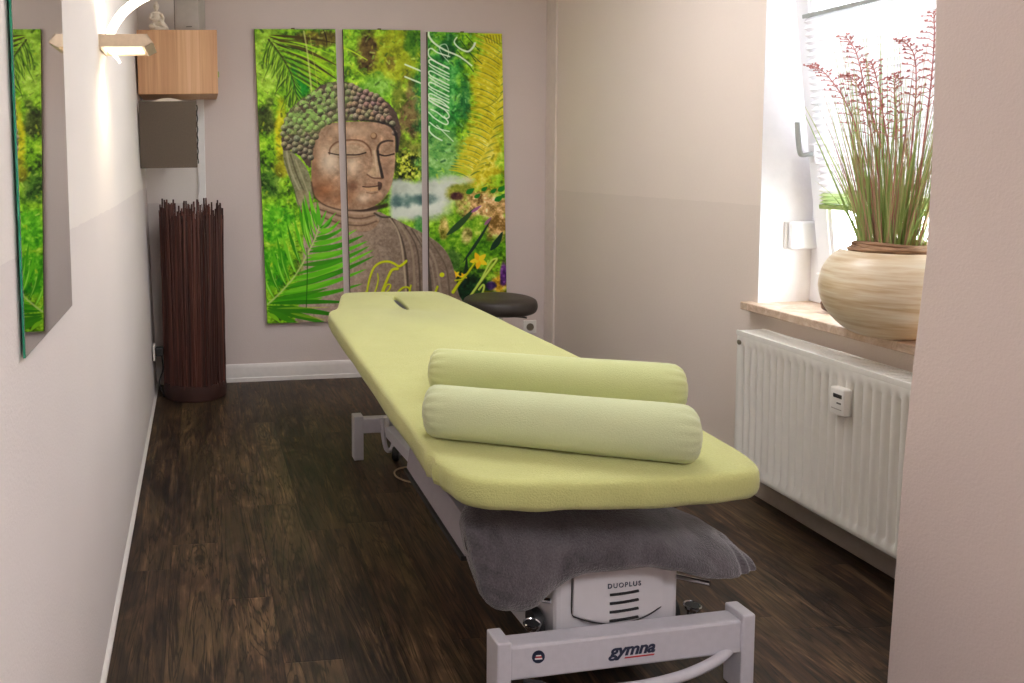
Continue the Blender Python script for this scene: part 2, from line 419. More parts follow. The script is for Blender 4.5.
# cable duct in the corner of the back wall
d = obj('cable_duct', bx((.262, -.014, .02), (.306, -.0005, 1.70), .003), M['white'])
tag(d, 'narrow white vertical cable duct on the back wall behind the twig lamp', 'cable duct')

# ------------------------------------------------------------------ window
def window():
    xf = 2.535
    root = empty('window_1', (xf+.03, (NY0+NY1)/2, NZ0)); root['kind'] = 'structure'
    def frame(bm, x0, x1, ya, yb, za, zb, w):
        box(bm, (x0, ya-w, za), (x1, ya, zb), .004); box(bm, (x0, yb, za), (x1, yb+w, zb), .004)
        box(bm, (x0, yb+w, za), (x1, ya-w, za+w), .004); box(bm, (x0, yb+w, zb-w), (x1, ya-w, zb), .004)
    bm = bmesh.new(); frame(bm, xf, xf+.075, NY0-.002, NY1+.002, NZ0, NZ1-.002, .068)
    obj('fixed_frame', bm, M['pvc'], root)
    # sash hinged at the bottom and tilted into the room
    hz = NZ0+.045; tilt = R(7.6); hx = xf+.012
    def T(o):   # rotate a finished object's mesh about the hinge line (leans towards -x)
        mt = Matrix.Translation((hx, 0, hz)) @ Matrix.Rotation(-tilt, 4, 'Y') @ Matrix.Translation((-hx, 0, -hz))
        w = Vector(WORLD[o.name]); o.data.transform(Matrix.Translation(-w) @ mt @ Matrix.Translation(w)); return o
    ya, yb = NY0-.056, NY1+.056; zb = NZ1-.035; sw = .062
    bm = bmesh.new(); frame(bm, hx-.012, hx+.05, ya, yb, hz, zb, sw)
    bm2 = bmesh.new()
    sash = T(obj('sash', bm, M['pvc'], root)); bm2.free()
    # rebate lip and glazing bead
    bm = bmesh.new(); frame(bm, hx-.004, hx+.03, ya-sw+.002, yb+sw-.002, hz+sw-.002, zb-sw+.002, .016)
    T(obj('glazing_bead', bm, M['pvc'], root))
    T(obj('pane', bx((hx+.018, yb+sw, hz+sw), (hx+.024, ya-sw, zb-sw)), M['glass'], root))
    # handle on the left stile
    hy = ya-.030; hzz = 1.285
    h = T(obj('handle', bx((hx-.022, hy-.014, hzz-.035), (hx-.011, hy+.014, hzz+.035), .004), M['pvc'], root))
    bm = bmesh.new(); tube(bm, cat([(hx-.02, hy, hzz), (hx-.055, hy, hzz), (hx-.066, hy, hzz+.012), (hx-.068, hy, hzz+.06), (hx-.066, hy, hzz+.12)], 5), .0085, 10)
    T(obj('handle_lever', bm, M['rail_grey'], h, smooth=True))
    # folding tilt arm hinted low on the frame
    T(obj('corner_hinge', bx((hx-.016, ya-.006, hz+.004), (hx+.01, ya+.012, hz+.07), .004), M['pvc'], root))
    # pleated blind clipped in front of the pane
    by0, by1 = ya-.056, yb+.056; zt, zl = 1.762, 1.092
    b = empty('pleated_blind', (hx, (by0+by1)/2, zl))
    tag(b, 'white pleated window blind with green bottom rail on the tilted sash', 'window blind')
    def pleats(name, z0, z1, n, mat):
        bm = bmesh.new(); rows = []
        for i in range(2*n+1):
            z = z0+(z1-z0)*i/(2*n); x = hx-.013-(.018 if i % 2 else 0)
            rows.append([bm.verts.new((x, y, z)) for y in (by0, (by0+by1)/2, by1)])
        for a, c in zip(rows, rows[1:]):
            for k in range(2): bm.faces.new((a[k], a[k+1], c[k+1], c[k]))
        return T(obj(name, bm, mat, b))
    pleats('pleated_cloth', zl+.05, zt, 26, M['pleat']); pleats('green_pleats', zl+.012, zl+.05, 3, M['pleat_green'])
    T(obj('top_rail', bx((hx-.034, by1, zt), (hx-.012, by0, zt+.014), .002), M['rail_grey'], b))
    T(obj('bottom_rail', bx((hx-.034, by1, zl-.004), (hx-.012, by0, zl+.012), .002), M['rail_green'], b))
    for y in (by0-.06, by1+.06): T(obj('tension_cord', tb([(hx-.02, y, zt+.012), (hx-.02, y, zb-.03)], .0012, 6), M['rail_grey'], b))
window()

# white plastic box on the niche's left cheek
b = empty('wall_box', (2.49, NY0-.02, .925))
tag(b, 'small white plastic box fixed to the window reveal left of the plant pot', 'wall box')
bm = bmesh.new(); box(bm, (2.432, NY0-.034, .925), (2.552, NY0-.012, 1.03), .012, 4); obj('housing', bm, M['pvc'], b, smooth=True)
obj('back_plate', bx((2.426, NY0-.013, .928), (2.55, NY0-.0022, 1.027), .003), M['white'], b)

# ------------------------------------------------------------------ radiator
def radiator():
    x0, x1, ya, yb, z0, z1 = 2.2, 2.303, -1.902, -2.80, .132, .643
    rt = empty('radiator', ((x0+x1)/2, (ya+yb)/2, z0))
    tag(rt, 'white ribbed panel radiator with a heat meter below the marble window sill', 'radiator')
    def panel(x, face):
        bm = bmesh.new(); n = 27; pitch = (ya-yb-.03)/n; rows = []
        zs = [z0, z0+.010, z0+.016, z0+.034, z0+.05, z1-.062, z1-.046, z1-.028, z1-.008, z1]
        amp = [0, 0, 0, .35, 1, 1, .35, 0, 0, 0]; lip = [.004, 0, 0, 0, 0, 0, 0, 0, 0, .004]
        ys = [ya, ya-.006]
        for i in range(n):
            for f in (.0, .30, .44, .65, .86): ys.append(ya-.015-pitch*(i+f))
        ys += [yb+.015, yb+.006, yb]
        def dep(j):
            if j < 2 or j >= len(ys)-3: return 0
            return (0, 0, .5, 1, .5)[(j-2) % 5] if (j-2) % 5 != 1 else .0
        for j, y in enumerate(ys):
            rows.append([bm.verts.new((x+face*(.015*dep(j)*amp[i]+lip[i]+(.004 if j in (0, len(ys)-1) else 0)), y, z)) for i, z in enumerate(zs)])
        for a, b in zip(rows, rows[1:]):
            for i in range(len(zs)-1): bm.faces.new((a[i], b[i], b[i+1], a[i+1]))
        return bm
    obj('front_panel', panel(x0, 1), M['rad'], rt, smooth=True, angle=50)
    obj('rear_panel', panel(x1, -1), M['rad'], rt, smooth=True, angle=50)
    bm = bmesh.new(); box(bm, (x0+.014, yb+.01, z0+.02), (x0+.02, ya-.01, z1-.03)); box(bm, (x1-.02, yb+.01, z0+.02), (x1-.014, ya-.01, z1-.03))
    n = 40
    for i in range(n):
        y = ya-.02-(ya-yb-.04)*i/(n-1); box(bm, (x0+.02, y-.001, z0+.05), (x1-.02, y+.001, z1-.05))
    obj('convector_fins', bm, M['rad_dark'], rt)
    bm = bmesh.new()       # top grille: rims and cross bars
    box(bm, (x0-.001, yb, z1-.016), (x0+.006, ya, z1+.002), .002); box(bm, (x1-.006, yb, z1-.016), (x1+.001, ya, z1+.002), .002)
    for i in range(61):
        y = ya-.006-(ya-yb-.012)*i/60; box(bm, (x0+.004, y-.0045, z1-.004), (x1-.004, y+.0045, z1))
    for x in (x0+.03, x0+.052, x0+.074): box(bm, (x-.002, yb+.01, z1-.006), (x+.002, ya-.01, z1-.001))
    obj('top_grille', bm, M['rad'], rt)
    for y in (ya-.004, yb+.001): obj('side_cover', bx((x0+.003, y, z0+.01), (x1-.003, y+.003, z1-.002)), M['rad'], rt)
    for y in (ya-.12, yb+.12):
        for zz in (z0+.08, z1-.14): obj('wall_bracket', bx((x1-.002, y-.015, zz), (W-.0005, y+.015, zz+.03), .002), M['rad_dark'], rt)
    bm = bmesh.new(); lathe(bm, [(.007, 0), (.009, .001), (.009, .005), (.006, .006)], seg=16)
    bmesh.ops.rotate(bm, cent=(0, 0, 0), matrix=Matrix.Rotation(R(-90), 3, 'Y'), verts=bm.verts); bmesh.ops.translate(bm, vec=(x0, ya-.02, z1-.04), verts=bm.verts)
    obj('vent_plug', bm, M['socket_hole'], rt, smooth=True)
    # evaporative heat meter clipped on the ribs
    my, mz = -2.394, .486
    m = obj('heat_meter', bx((x0-.024, my-.027, mz), (x0+.006, my+.027, mz+.084), .006, 3), M['socket'], rt, smooth=True)
    obj('display', bx((x0-.0252, my-.020, mz+.054), (x0-.0235, my+.012, mz+.066), .0005), M['dark'], m)
    obj('button', bx((x0-.0255, my-.018, mz+.036), (x0-.0235, my-.002, mz+.041), .0005), M['speaker_dark'], m)
    obj('print_line', bx((x0-.0248, my-.020, mz+.018), (x0-.0236, my+.018, mz+.021)), M['speaker_grey'], m)
radiator()

# ------------------------------------------------------------------ pot with dry grass
def pot():
    cx, cy = 2.338, -2.392; z = NZ0; S = .91
    rt = empty('potted_grass', (cx, cy, z))
    tag(rt, 'round cream and brown pot of tall dry grass on the window sill', 'potted plant')
    tl = Matrix.Rotation(R(0), 3, 'X')
    prof = [(.0, 0), (.085, 0), (.10, .004), (.132, .022), (.165, .055), (.188, .095), (.198, .135), (.196, .170), (.186, .205), (.168, .234), (.148, .254), (.138, .262), (.130, .260), (.112, .245), (.115, .225), (.0, .222)]
    bm = bmesh.new(); prof = [(r*S, zz*.985) for r, zz in prof]; P = cat([(r, 0, zz) for r, zz in prof[1:12]], 5)
    lathe(bm, [(p.x, p.z) for p in P]+[(.128*S, .252), (.122*S, .243), (.119*S, .215)], (cx, cy, z), 72, cap=False)
    bmesh.ops.contextual_create(bm, geom=[e for e in bm.edges if e.is_boundary and e.verts[0].co.z < z+.01])
    obj('pot', bm, M['pot'], rt, smooth=True, angle=60)
    obj('soil', lt([(.119*S, z+.228), (.08, z+.234), (.02, z+.236)], (cx, cy, 0), 32), M['soil'], rt, smooth=True)
    rnd = random.Random(4)
    bm = bmesh.new()       # bark and twine wound around the neck
    for k in range(7):
        pts = []; ph = rnd.random()*6; rr = .104*S+rnd.uniform(-.006, .01)
        for i in range(41):
            a = 2*math.pi*i/40; pts.append((cx+(rr+.004*math.sin(3*a+ph))*math.cos(a), cy+(rr+.004*math.sin(3*a+ph))*math.sin(a), z+.250+.0045*k+.004*math.sin(2*a+ph)))
        tube(bm, pts, .0065, 7, cap=False)
    obj('twine_ring', bm, M['twine'], rt, smooth=True)
    # blades
    bm = bmesh.new(); lay = bm.verts.layers.float.new('tint')
    z0 = z+.232
    def blade(b, top, bend, w, tint, seg=7):
        b, top = Vector(b), Vector(top); mid = (b+top)/2+Vector(bend); rings = []
        d = (top-b); side = Vector((-d.y+.01, d.x+.3, 0)).normalized() if rnd.random() < .5 else Vector((rnd.uniform(-1, 1), rnd.uniform(-1, 1), 0)).normalized()
        nrm = d.cross(side).normalized()
        for i in range(seg+1):
            t = i/seg; p = b*(1-t)**2+mid*2*t*(1-t)+top*t*t; ww = w*(1-t*.93)*(1 if t > .05 else .8)
            rings.append([bm.verts.new(p+side*ww), bm.verts.new(p+nrm*ww*.45), bm.verts.new(p-side*ww), bm.verts.new(p-nrm*ww*.25)])
            for v in rings[-1]: v[lay] = min(1, max(0, tint+.22*t))
        for r0, r1 in zip(rings, rings[1:]):
            for k in range(4): bm.faces.new((r0[k], r0[(k+1) % 4], r1[(k+1) % 4], r1[k]))
    for i in range(235):
        a = rnd.uniform(0, 2*math.pi); r = .076*math.sqrt(rnd.random()); b = (cx+r*math.cos(a), cy+r*math.sin(a), z0)
        h = rnd.choice((rnd.uniform(.2, .38), rnd.uniform(.36, .58), rnd.uniform(.48, .72))); sp = rnd.uniform(.6, 1.9)
        top = (cx+(r*1.2*math.cos(a)+.11*h/.5*sp*math.cos(a)*rnd.random()), cy+(r*1.2*math.sin(a)+.17*h/.5*sp*math.sin(a)*rnd.random()), z0+h)
        
        lean = max(0, top[2]-1.0)*.15     # keep clear of the tilted sash
        top = (min(top[0], 2.455-lean), top[1], top[2])
        blade(b, top, (rnd.uniform(-.02, .01), rnd.uniform(-.02, .02), .04), rnd.uniform(.0018, .0044), rnd.choice((.1, .25, .35, .45, .55, .75, .85)))
    for yy, hh in ((.20, .30), (.18, .40), (.16, .50), (.225, .23), (.14, .58), (.19, .35), (.12, .64), (-.16, .42)):   # a few long arching ones on the outside
        blade((cx-.03, cy+.05 if yy > 0 else cy-.05, z0), (cx-.07, cy+yy, z0+hh), (0, -yy*.12, .05), .0038, .3, 9)
    g = obj('grass_blades', bm, M['grass'], rt, smooth=True); g['kind'] = 'stuff'
    # feathery flower plumes
    def plume(base, pts, side, fork):
        bm = bmesh.new(); P = cat([base]+pts, 6); n = len(P)
        tube(bm, P, [.0028-.0017*i/n for i in range(n)], 5)
        start = int(n*.40)
        for i in range(start, n-1):
            f = (i-start)/(n-start); L = .052*(1-f*.55)*rnd.uniform(.6, 1.1)
            for s in ((1, -1) if fork else (side,)):
                t = (P[i+1]-P[i]).normalized(); out = Vector((rnd.uniform(-.5, .2), s*rnd.uniform(.6, 1), 0)).normalized()
                q = [P[i], P[i]+(out*.6+t*.5)*L*.5, P[i]+(out*.9+t*.35)*L]
                tube(bm, q, [.0014, .0012, .0010], 5)
                for k in range(3):
                    c = q[1].lerp(q[2], rnd.random()) if k else q[2]
                    c2 = c+(Vector((rnd.uniform(-1, 1), rnd.uniform(-1, 1), rnd.uniform(0, 1))))*.006
                    tube(bm, [c, c2], [.0017, .0025], 5)
        obj('flower_plume', bm, M['plume'], rt, smooth=True)
    b = lambda dx, dy: (cx+dx, cy+dy, z0)
    for bx_, by_, pts, sd, fk in (
        (-.02, .03, [(-.03, .06, 1.22), (-.055, .12, 1.42), (-.075, .19, 1.53), (-.085, .245, 1.565)], 1, True),
        (.01, .02, [(0, .04, 1.25), (-.03, .08, 1.45), (-.05, .10, 1.58), (-.06, .135, 1.64)], 1, True),
        (0, -.03, [(0, -.05, 1.25), (-.03, -.09, 1.43), (-.05, -.10, 1.55), (-.07, -.075, 1.60)], 1, True),
        (.02, -.05, [(0, -.09, 1.28), (-.03, -.135, 1.45), (-.05, -.16, 1.58), (-.07, -.175, 1.66)], 1, True),
        (-.03, .0, [(-.02, .035, 1.2), (-.04, .06, 1.38), (-.06, .085, 1.49), (-.07, .12, 1.52)], 1, True),
        (.01, 0, [(0, .01, 1.2), (-.03, .015, 1.38), (-.05, .025, 1.5), (-.06, .035, 1.55)], -1, True),
        (.01, .01, [(-.01, -.01, 1.2), (-.03, -.03, 1.36), (-.05, -.04, 1.46), (-.06, -.055, 1.5)], -1, True)):
        plume(b(bx_, by_), [(cx+u, cy+v, q) for u, v, q in pts], sd, fk)
pot()

# small brown ornament behind the pot
bm = bmesh.new(); bmesh.ops.create_icosphere(bm, subdivisions=4, radius=1)
for v in bm.verts:
    a = math.atan2(v.co.y, v.co.x); k = 1+.07*math.sin(6*a)*(1-v.co.z**2)+.04*math.sin(9*v.co.z)
    v.co = Vector((2.440+.030*v.co.x*k, -2.055+.034*v.co.y*k, NZ0+.0275+.028*v.co.z*k))
o = obj('stone_ornament', bm, M['brown_stone'], smooth=True)
tag(o, 'small dark brown rounded ornament on the marble sill half behind the pot', 'ornament')

# ------------------------------------------------------------------ left wall
def mirror():
    rt = empty('wall_mirror', (.012, -3.21, .998))
    tag(rt, 'tall frameless wall mirror with green glass edge on the left wall', 'mirror')
    y0, y1, z0, z1 = -3.415, -2.977, .998, 2.36
    obj('glass', bx((.0055, y0, z0), (.0085, y1, z1)), M['glass_edge'], rt)
    obj('silvering', bx((.0086, y0+.0025, z0+.0010), (.0090, y1-.0008, z1-.001)), M['mirror'], rt)
    bm = bmesh.new()
    for y in (y0+.08, y1-.08): box(bm, (.0005, y-.03, z0+.2), (.0056, y+.03, z1-.2))
    obj('backing_strip', bm, M['dark'], rt)
mirror()

def sconce():
    y0, y1 = -2.335, -2.14
    rt = empty('wall_lamp', (.06, (y0+y1)/2, 1.58))
    tag(rt, 'lit brushed steel wall lamp with curved white blade on the left wall', 'wall lamp')
    za, zb, xe = 1.603, 1.637, .128
    # steel tray: open frame with a folded, pointed front end
    bm = bmesh.new()
    prof = [(.002, za), (xe, za), (xe+.022, za+.010), (xe+.006, zb), (.002, zb)]
    prism(bm, [(x, y0, z) for x, z in prof], (0, .003, 0)); prism(bm, [(x, y1-.003, z) for x, z in prof], (0, .003, 0))
    prism(bm, [(xe-.003, y0, za), (xe, y0, za-.001), (xe+.023, y0, za+.010), (xe+.019, y0, za+.0115)], (0, y1-y0, 0))
    prism(bm, [(xe+.019, y0, za+.0115), (xe+.023, y0, za+.010), (xe+.006, y0, zb+.001), (xe+.003, y0, zb)], (0, y1-y0, 0))
    obj('steel_frame', bm, M['steel'], rt)
    obj('wall_plate', bx((.0005, y0+.03, za-.004), (.006, y1-.03, zb+.004), .002), M['steel'], rt)
    obj('light_tray', bx((.012, y0+.006, za+.004), (xe-.012, y1-.006, za+.010), .001), M['lampglow'], rt)
    # curved blade through the tray
    c = cat([(.040, 0, 1.578), (.016, 0, 1.612), (.008, 0, 1.650), (.022, 0, 1.690), (.052, 0, 1.730), (.092, 0, 1.762), (.128, 0, 1.782)], 6)
    bm = bmesh.new(); a = []; ya, yb = -2.205, -2.155; n = len(c)
    for i, p in enumerate(c):
        t = (c[min(i+1, n-1)]-c[max(i-1, 0)]).normalized(); nn = Vector((t.z, 0, -t.x)); f = i/(n-1)
        w = .003+.006*min(1, f*4)
        a.append([bm.verts.new((q.x, y, q.z)) for q, y in ((p-nn*.0, ya), (p+nn*w*2, ya), (p+nn*w*2, yb), (p, yb))])
    for r0, r1 in zip(a, a[1:]):
        for k in range(4): bm.faces.new((r0[k], r0[(k+1) % 4], r1[(k+1) % 4], r1[k]))
    bm.faces.new(a[0][::-1]); bm.faces.new(a[-1])
    obj('curved_blade', bm, M['opal'], rt, smooth=True, angle=50)
    for nm, z, d, e in (('up', zb+.012, 180, 2.4), ('down', za-.008, 0, 1.9)):
        l = bpy.data.lights.new('wall_lamp_bulb', 'SPOT'); l.energy = e; l.color = (1, .80, .56); l.spot_size = R(150); l.spot_blend = 1; l.shadow_soft_size = .05
        o = bpy.data.objects.new('wall_lamp_bulb', l); COL.objects.link(o); o.location = (.09, -2.25, z); o.rotation_euler = (R(d), R(8 if d == 0 else -8), 0)
sconce()

def socket(name, loc, axis, label, plug=False, w=.08, n=1):
    """flush Schuko socket; axis 'x' = on the left wall, 'y' = on the back wall"""
    c = Vector(loc); rot = Matrix.Rotation(R(90), 3, 'Y') if axis == 'x' else Matrix.Rotation(R(90), 3, 'X')
    rt = empty(name, c); tag(rt, label, 'wall socket')
    if axis == 'x': pl = bx((c.x, c.y-w*n/2, c.z-w/2), (c.x+.010, c.y+w*n/2, c.z+w/2), .003)
    else: pl = bx((c.x-w*n/2, c.y-.010, c.z-w/2), (c.x+w*n/2, c.y, c.z+w/2), .003)
    obj('cover_plate', pl, M['socket'], rt)
    for k in range(n):
        d = (k-(n-1)/2)*w
        bm = lt([(.0225, 0), (.0225, .003), (.0205, .0035), (.0195, .0005), (.0, .0005)], (0, 0, 0), 32, cap=False)
        bmesh.ops.rotate(bm, cent=(0, 0, 0), matrix=rot, verts=bm.verts)
        bmesh.ops.translate(bm, vec=c+(Vector((.010, d, 0)) if axis == 'x' else Vector((d, -.010, 0))), verts=bm.verts)
        obj('socket_well', bm, M['socket_hole'], rt, smooth=True)
    return rt
socket('wall_socket', (.0005, -.30, .265), 'x', 'white wall socket low on the left wall beside the twig lamp')
socket('wall_socket', (2.232, -.0005, .263), 'y', 'white wall socket on the back wall just below the stool seat', n=1)
bm = bmesh.new(); box(bm, (.012, -.325, .245), (.055, -.275, .292), .008, 3); p = obj('power_plug', bm, M['dark'], smooth=True)
tag(p, 'black power plug pushed into the socket beside the twig lamp', 'plug')
obj('cord', tb(cat([(.045, -.30, .247), (.05, -.30, .17), (.03, -.31, .10), (.05, -.30, .03), (.05, -.26, .008), (.12, -.25, .006)], 6), .0035, 8), M['cable_black'], p, smooth=True)

# ------------------------------------------------------------------ back-left corner
def cabinet():
    x0, x1, y0, z0, z1 = -.034, .378, -.38, 1.638, 1.966
    rt = empty('wall_cabinet', ((x0+x1)/2, y0/2, z0))
    tag(rt, 'small light oak cube cabinet hung in the back left corner', 'cabinet')
    obj('carcass', bx((x0, y0+.020, z0), (x1, -.001, z1), .002), M['oak'], rt)
    d = obj('door', bx((x0, y0, z0), (x1, y0+.018, z1), .002), M['oak'], rt)
    bm = bmesh.new(); box(bm, (x1, y0+.002, z0+.085), (x1+.007, y0+.016, z0+.115), .002)
    obj('pull_tab', bm, M['rail_green'], d)
cabinet()

def loudspeaker():
    rt = empty('loudspeaker', (.236, -.27, 1.967))
    tag(rt, 'small grey loudspeaker standing on top of the oak cabinet', 'loudspeaker')
    c = (.236, -.27, 0); rz = R(-16)
    bm = bmesh.new(); box(bm, (.176, -.335, 1.9675), (.306, -.20, 2.150), .006, 3, rotz=rz, pivot=c); obj('case', bm, M['speaker_grey'], rt, smooth=True)
    bm = bmesh.new()
    for i in range(2):
        box(bm, (.170, -.325+.055*i, 1.972), (.177, -.278+.055*i, 2.145), .002, rotz=rz, pivot=c)
    obj('side_grille', bm, M['speaker_dark'], rt)
    bm = bmesh.new(); box(bm, (.238, -.3365, 1.987), (.270, -.3345, 1.992), rotz=rz, pivot=c); obj('name_badge', bm, M['speaker_dark'], rt)
    bm = bmesh.new(); box(bm, (.20, -.318, 2.1502), (.292, -.215, 2.157), .003, rotz=rz, pivot=c); obj('top_cap', bm, M['speaker_dark'], rt)
loudspeaker()

def statue():
    bm = bmesh.new(); cx, cy, z0 = .072, -.30, 1.9675
    def ball(c, r, rot=None):
        m = Matrix.Translation(Vector((cx, cy, z0))+Vector(c))
        if rot: m = m @ Matrix.Rotation(R(rot[0]), 4, rot[1])
        bmesh.ops.create_uvsphere(bm, u_segments=20, v_segments=12, radius=1, matrix=m @ Matrix.Diagonal((*r, 1)))
    def limb(pts, r): tube(bm, cat(pts, 4), r, 10) if not isinstance(r, list) else tube(bm, [Vector(p) for p in pts], r, 10)
    off = lambda pts: [(cx+x, cy+y, z0+z) for x, y, z in pts]
    ball((.002, 0, .012), (.048, .042, .013))
    ball((-.006, .002, .040), (.026, .024, .026)); ball((-.008, .003, .075), (.021, .017, .032)); ball((-.008, .002, .096), (.027, .014, .012))
    ball((-.006, -.002, .132), (.0155, .0165, .020)); ball((-.006, .003, .152), (.009, .009, .009)); ball((-.007, .001, .113), (.008, .008, .012))
    ball((-.006, -.018, .130), (.0035, .0045, .005))
    tube(bm, off([(-.010, -.004, .036), (.020, -.020, .046), (.044, -.010, .022), (.050, .0, .008)]), [.017, .016, .012, .008], 12)
    tube(bm, off([(-.014, -.006, .030), (-.034, -.022, .026), (-.010, -.034, .016), (.02, -.03, .012)]), [.016, .014, .011, .008], 12)
    tube(bm, off([(-.034, .0, .094), (-.040, -.008, .068), (-.026, -.028, .058), (-.008, -.032, .062)]), [.009, .008, .007, .006], 10)
    tube(bm, off([(.018, .0, .094), (.030, -.008, .070), (.026, -.026, .052), (.010, -.032, .058)]), [.009, .008, .007, .006], 10)
    o = obj('figurine', bm, M['statue'], smooth=True)
    r = o.modifiers.new('fuse', 'REMESH'); r.mode = 'VOXEL'; r.voxel_size = .0028; r.use_smooth_shade = True
    s = o.modifiers.new('soften', 'SMOOTH'); s.iterations = 4; s.factor = .5
    tag(o, 'small white seated meditating figurine on the oak cabinet beside the loudspeaker', 'figurine')
statue()

def grey_box():
    x0, x1, y0, z0, z1 = -.031, .262, -.425, 1.256, 1.598
    rt = empty('square_wall_box', ((x0+x1)/2, -.22, z0))
    tag(rt, 'dark grey square cloth-fronted box on the wall below the oak cabinet', 'wall box')
    obj('front_panel', bx((x0, y0, z0), (x1, y0+.022, z1), .003), M['taupe_panel'], rt)
    # pale rounded shell behind the front
    bm = bmesh.new(); pts = [(x0+.02, y0+.022, z0+.02)]
    for i in range(13):
        t = i/12; pts.append((x0+.03+(x1-x0-.06)*t, y0+.022, z1-.012+.030*math.sin(math.pi*t)))
    pts.append((x1-.02, y0+.022, z0+.02))
    prism(bm, pts, (0, .10, 0)); obj('rear_shell', bm, M['cream_plaster'], rt)
    obj('wall_mount', bx((x0+.07, y0+.122, z0+.08), (x1-.07, -.0005, z1-.08), .004), M['white'], rt)
    bm = bmesh.new(); pts = [(x1+.0035+.002*math.sin(i*1.7), y0+.018, z1-.02-(z1-z0-.04)*i/20) for i in range(21)]
    tube(bm, cat(pts, 2), .0035, 6); obj('edge_cord', bm, M['dark'], rt, smooth=True)
    bm = bmesh.new(); tube(bm, cat([(x1+.004, y0+.03, z0+.225), (x1+.012, y0+.03, z0+.225)], 2), .004, 8); obj('cord_stop', bm, M['cable_white'], rt)
    obj('supply_cord', tb(cat([(x1-.002, y0+.12, z0+.03), (x1+.002, y0+.14, z0-.02), (x1+.008, -.22, z0-.12), (x1-.012, -.20, z0-.20), (x1-.02, -.19, .95)], 6), .0022, 7), M['cable_white'], rt, smooth=True)
grey_box()

def twig_lamp():
    cx, cy = .222, -.222; rnd = random.Random(11)
    rt = empty('twig_floor_lamp', (cx, cy, 0))
    tag(rt, 'tall cylindrical floor lamp of dark brown twigs in the back left corner', 'floor lamp')
    obj('base', lt([(.160, 0), (.172, .006), (.174, .05), (.170, .085), (.150, .09)], (cx, cy, 0), 56), M['willow_base'], rt, smooth=True)
    bm = bmesh.new(); lay = bm.verts.layers.float.new('twig')
    n = 128
    for i in range(n):
        a = 2*math.pi*(i+rnd.uniform(-.3, .3))/n; r0 = .160+rnd.choice((-.006, 0, .006)); h = rnd.choice((1.0, 1.03, 1.07))+rnd.uniform(-.03, .02)
        da = rnd.uniform(-.05, .05); pts = []
        for k in range(8):
            t = k/7; aa = a+da*t+.012*math.sin(5*t+i); rr = r0-.002*math.sin(math.pi*t)+rnd.uniform(-.002, .002)+.004*t
            pts.append((cx+rr*math.cos(aa), cy+rr*math.sin(aa), .07+(h-.07)*t))
        v0 = len(bm.verts); tube(bm, pts, [.0060-.0008*k/7 for k in range(8)], 6); bm.verts.ensure_lookup_table(); sh = rnd.random()
        for v in bm.verts[v0:]: v[lay] = sh
        if rnd.random() < .35:     # a side shoot at the top
            p = Vector(pts[6]); aa = a+rnd.uniform(-.12, .12); v0 = len(bm.verts)
            tube(bm, [p, p+Vector((.010*math.cos(aa+1.2), .010*math.sin(aa+1.2), .05)), p+Vector((.016*math.cos(aa+1.2), .016*math.sin(aa+1.2), .11))], [.0035, .003, .0022], 5)
            bm.verts.ensure_lookup_table()
            for v in bm.verts[v0:]: v[lay] = sh
    obj('twig_shade', bm, M['willow'], rt, smooth=True)
    for z in (.30, .62, .90):
        bm = bmesh.new()
        pts = [(cx+.153*math.cos(2*math.pi*i/48), cy+.153*math.sin(2*math.pi*i/48), z+.004*math.sin(i*1.3)) for i in range(49)]
        tube(bm, pts, .0035, 6, cap=False)
        obj('binding_hoop', bm, M['willow_base'], rt, smooth=True)
    obj('inner_liner', lt([(.153, .09), (.153, .985)], (cx, cy, 0), 48, cap=False), M['willow_base'], rt, smooth=True)
    obj('lamp_holder', lt([(.05, .09), (.05, .10), (.012, .105), (.012, .40), (.02, .41), (.02, .46), (.006, .47)], (cx, cy, 0), 20), M['dark'], rt, smooth=True)
twig_lamp()

def stool():
    cx, cy, zs = 1.785, -.68, .578
    rt = empty('rolling_stool', (cx, cy, 0))
    tag(rt, 'black round padded rolling stool behind the head of the treatment table', 'stool')
    P = cat([(.02, 0, 0), (.13, 0, 0), (.168, 0, .006), (.182, 0, .024), (.183, 0, .050), (.172, 0, .070), (.13, 0, .082), (.05, 0, .0835), (.004, 0, .084)], 5)
    obj('seat', lt([(p.x, p.z) for p in P], (cx, cy, zs-.084), 56), M['black_leather'], rt, smooth=True)
    obj('seat_plate', lt([(.07, 0), (.075, .004), (.075, .012)], (cx, cy, zs-.098), 28), M['dark'], rt)
    obj('gas_column', lt([(.026, .09), (.026, .28), (.015, .285), (.015, zs-.098)], (cx, cy, 0), 24), M['chrome'], rt, smooth=True)
    obj('lift_lever', tb(cat([(cx+.02, cy, zs-.105), (cx+.09, cy-.02, zs-.107), (cx+.13, cy-.03, zs-.112)], 4), .005, 8), M['dark'], rt, smooth=True)
    for k in range(5):
        a = 2*math.pi*k/5+.3; d = Vector((math.cos(a), math.sin(a), 0)); c = Vector((cx, cy, 0))
        bm = bmesh.new(); tube(bm, [c+d*.02+Vector((0, 0, .10)), c+d*.14+Vector((0, 0, .092)), c+d*.25+Vector((0, 0, .068))], [.022, .018, .013], 10)
        leg = obj('leg', bm, M['chrome'], rt, smooth=True)
        bm = bmesh.new(); lathe(bm, [(.010, -.011), (.024, -.010), (.026, 0), (.024, .010), (.010, .011)], (0, 0, 0), 24)
        q = c+d*.25
        bmesh.ops.rotate(bm, cent=(0, 0, 0), matrix=Matrix.Rotation(R(90), 3, 'X') , verts=bm.verts); bmesh.ops.translate(bm, vec=(q.x, q.y, .0262), verts=bm.verts)
        tube(bm, [q+Vector((0, 0, .03)), q+Vector((0, 0, .07))], .008, 8)
        obj('caster', bm, M['dark'], leg, smooth=True)
stool()

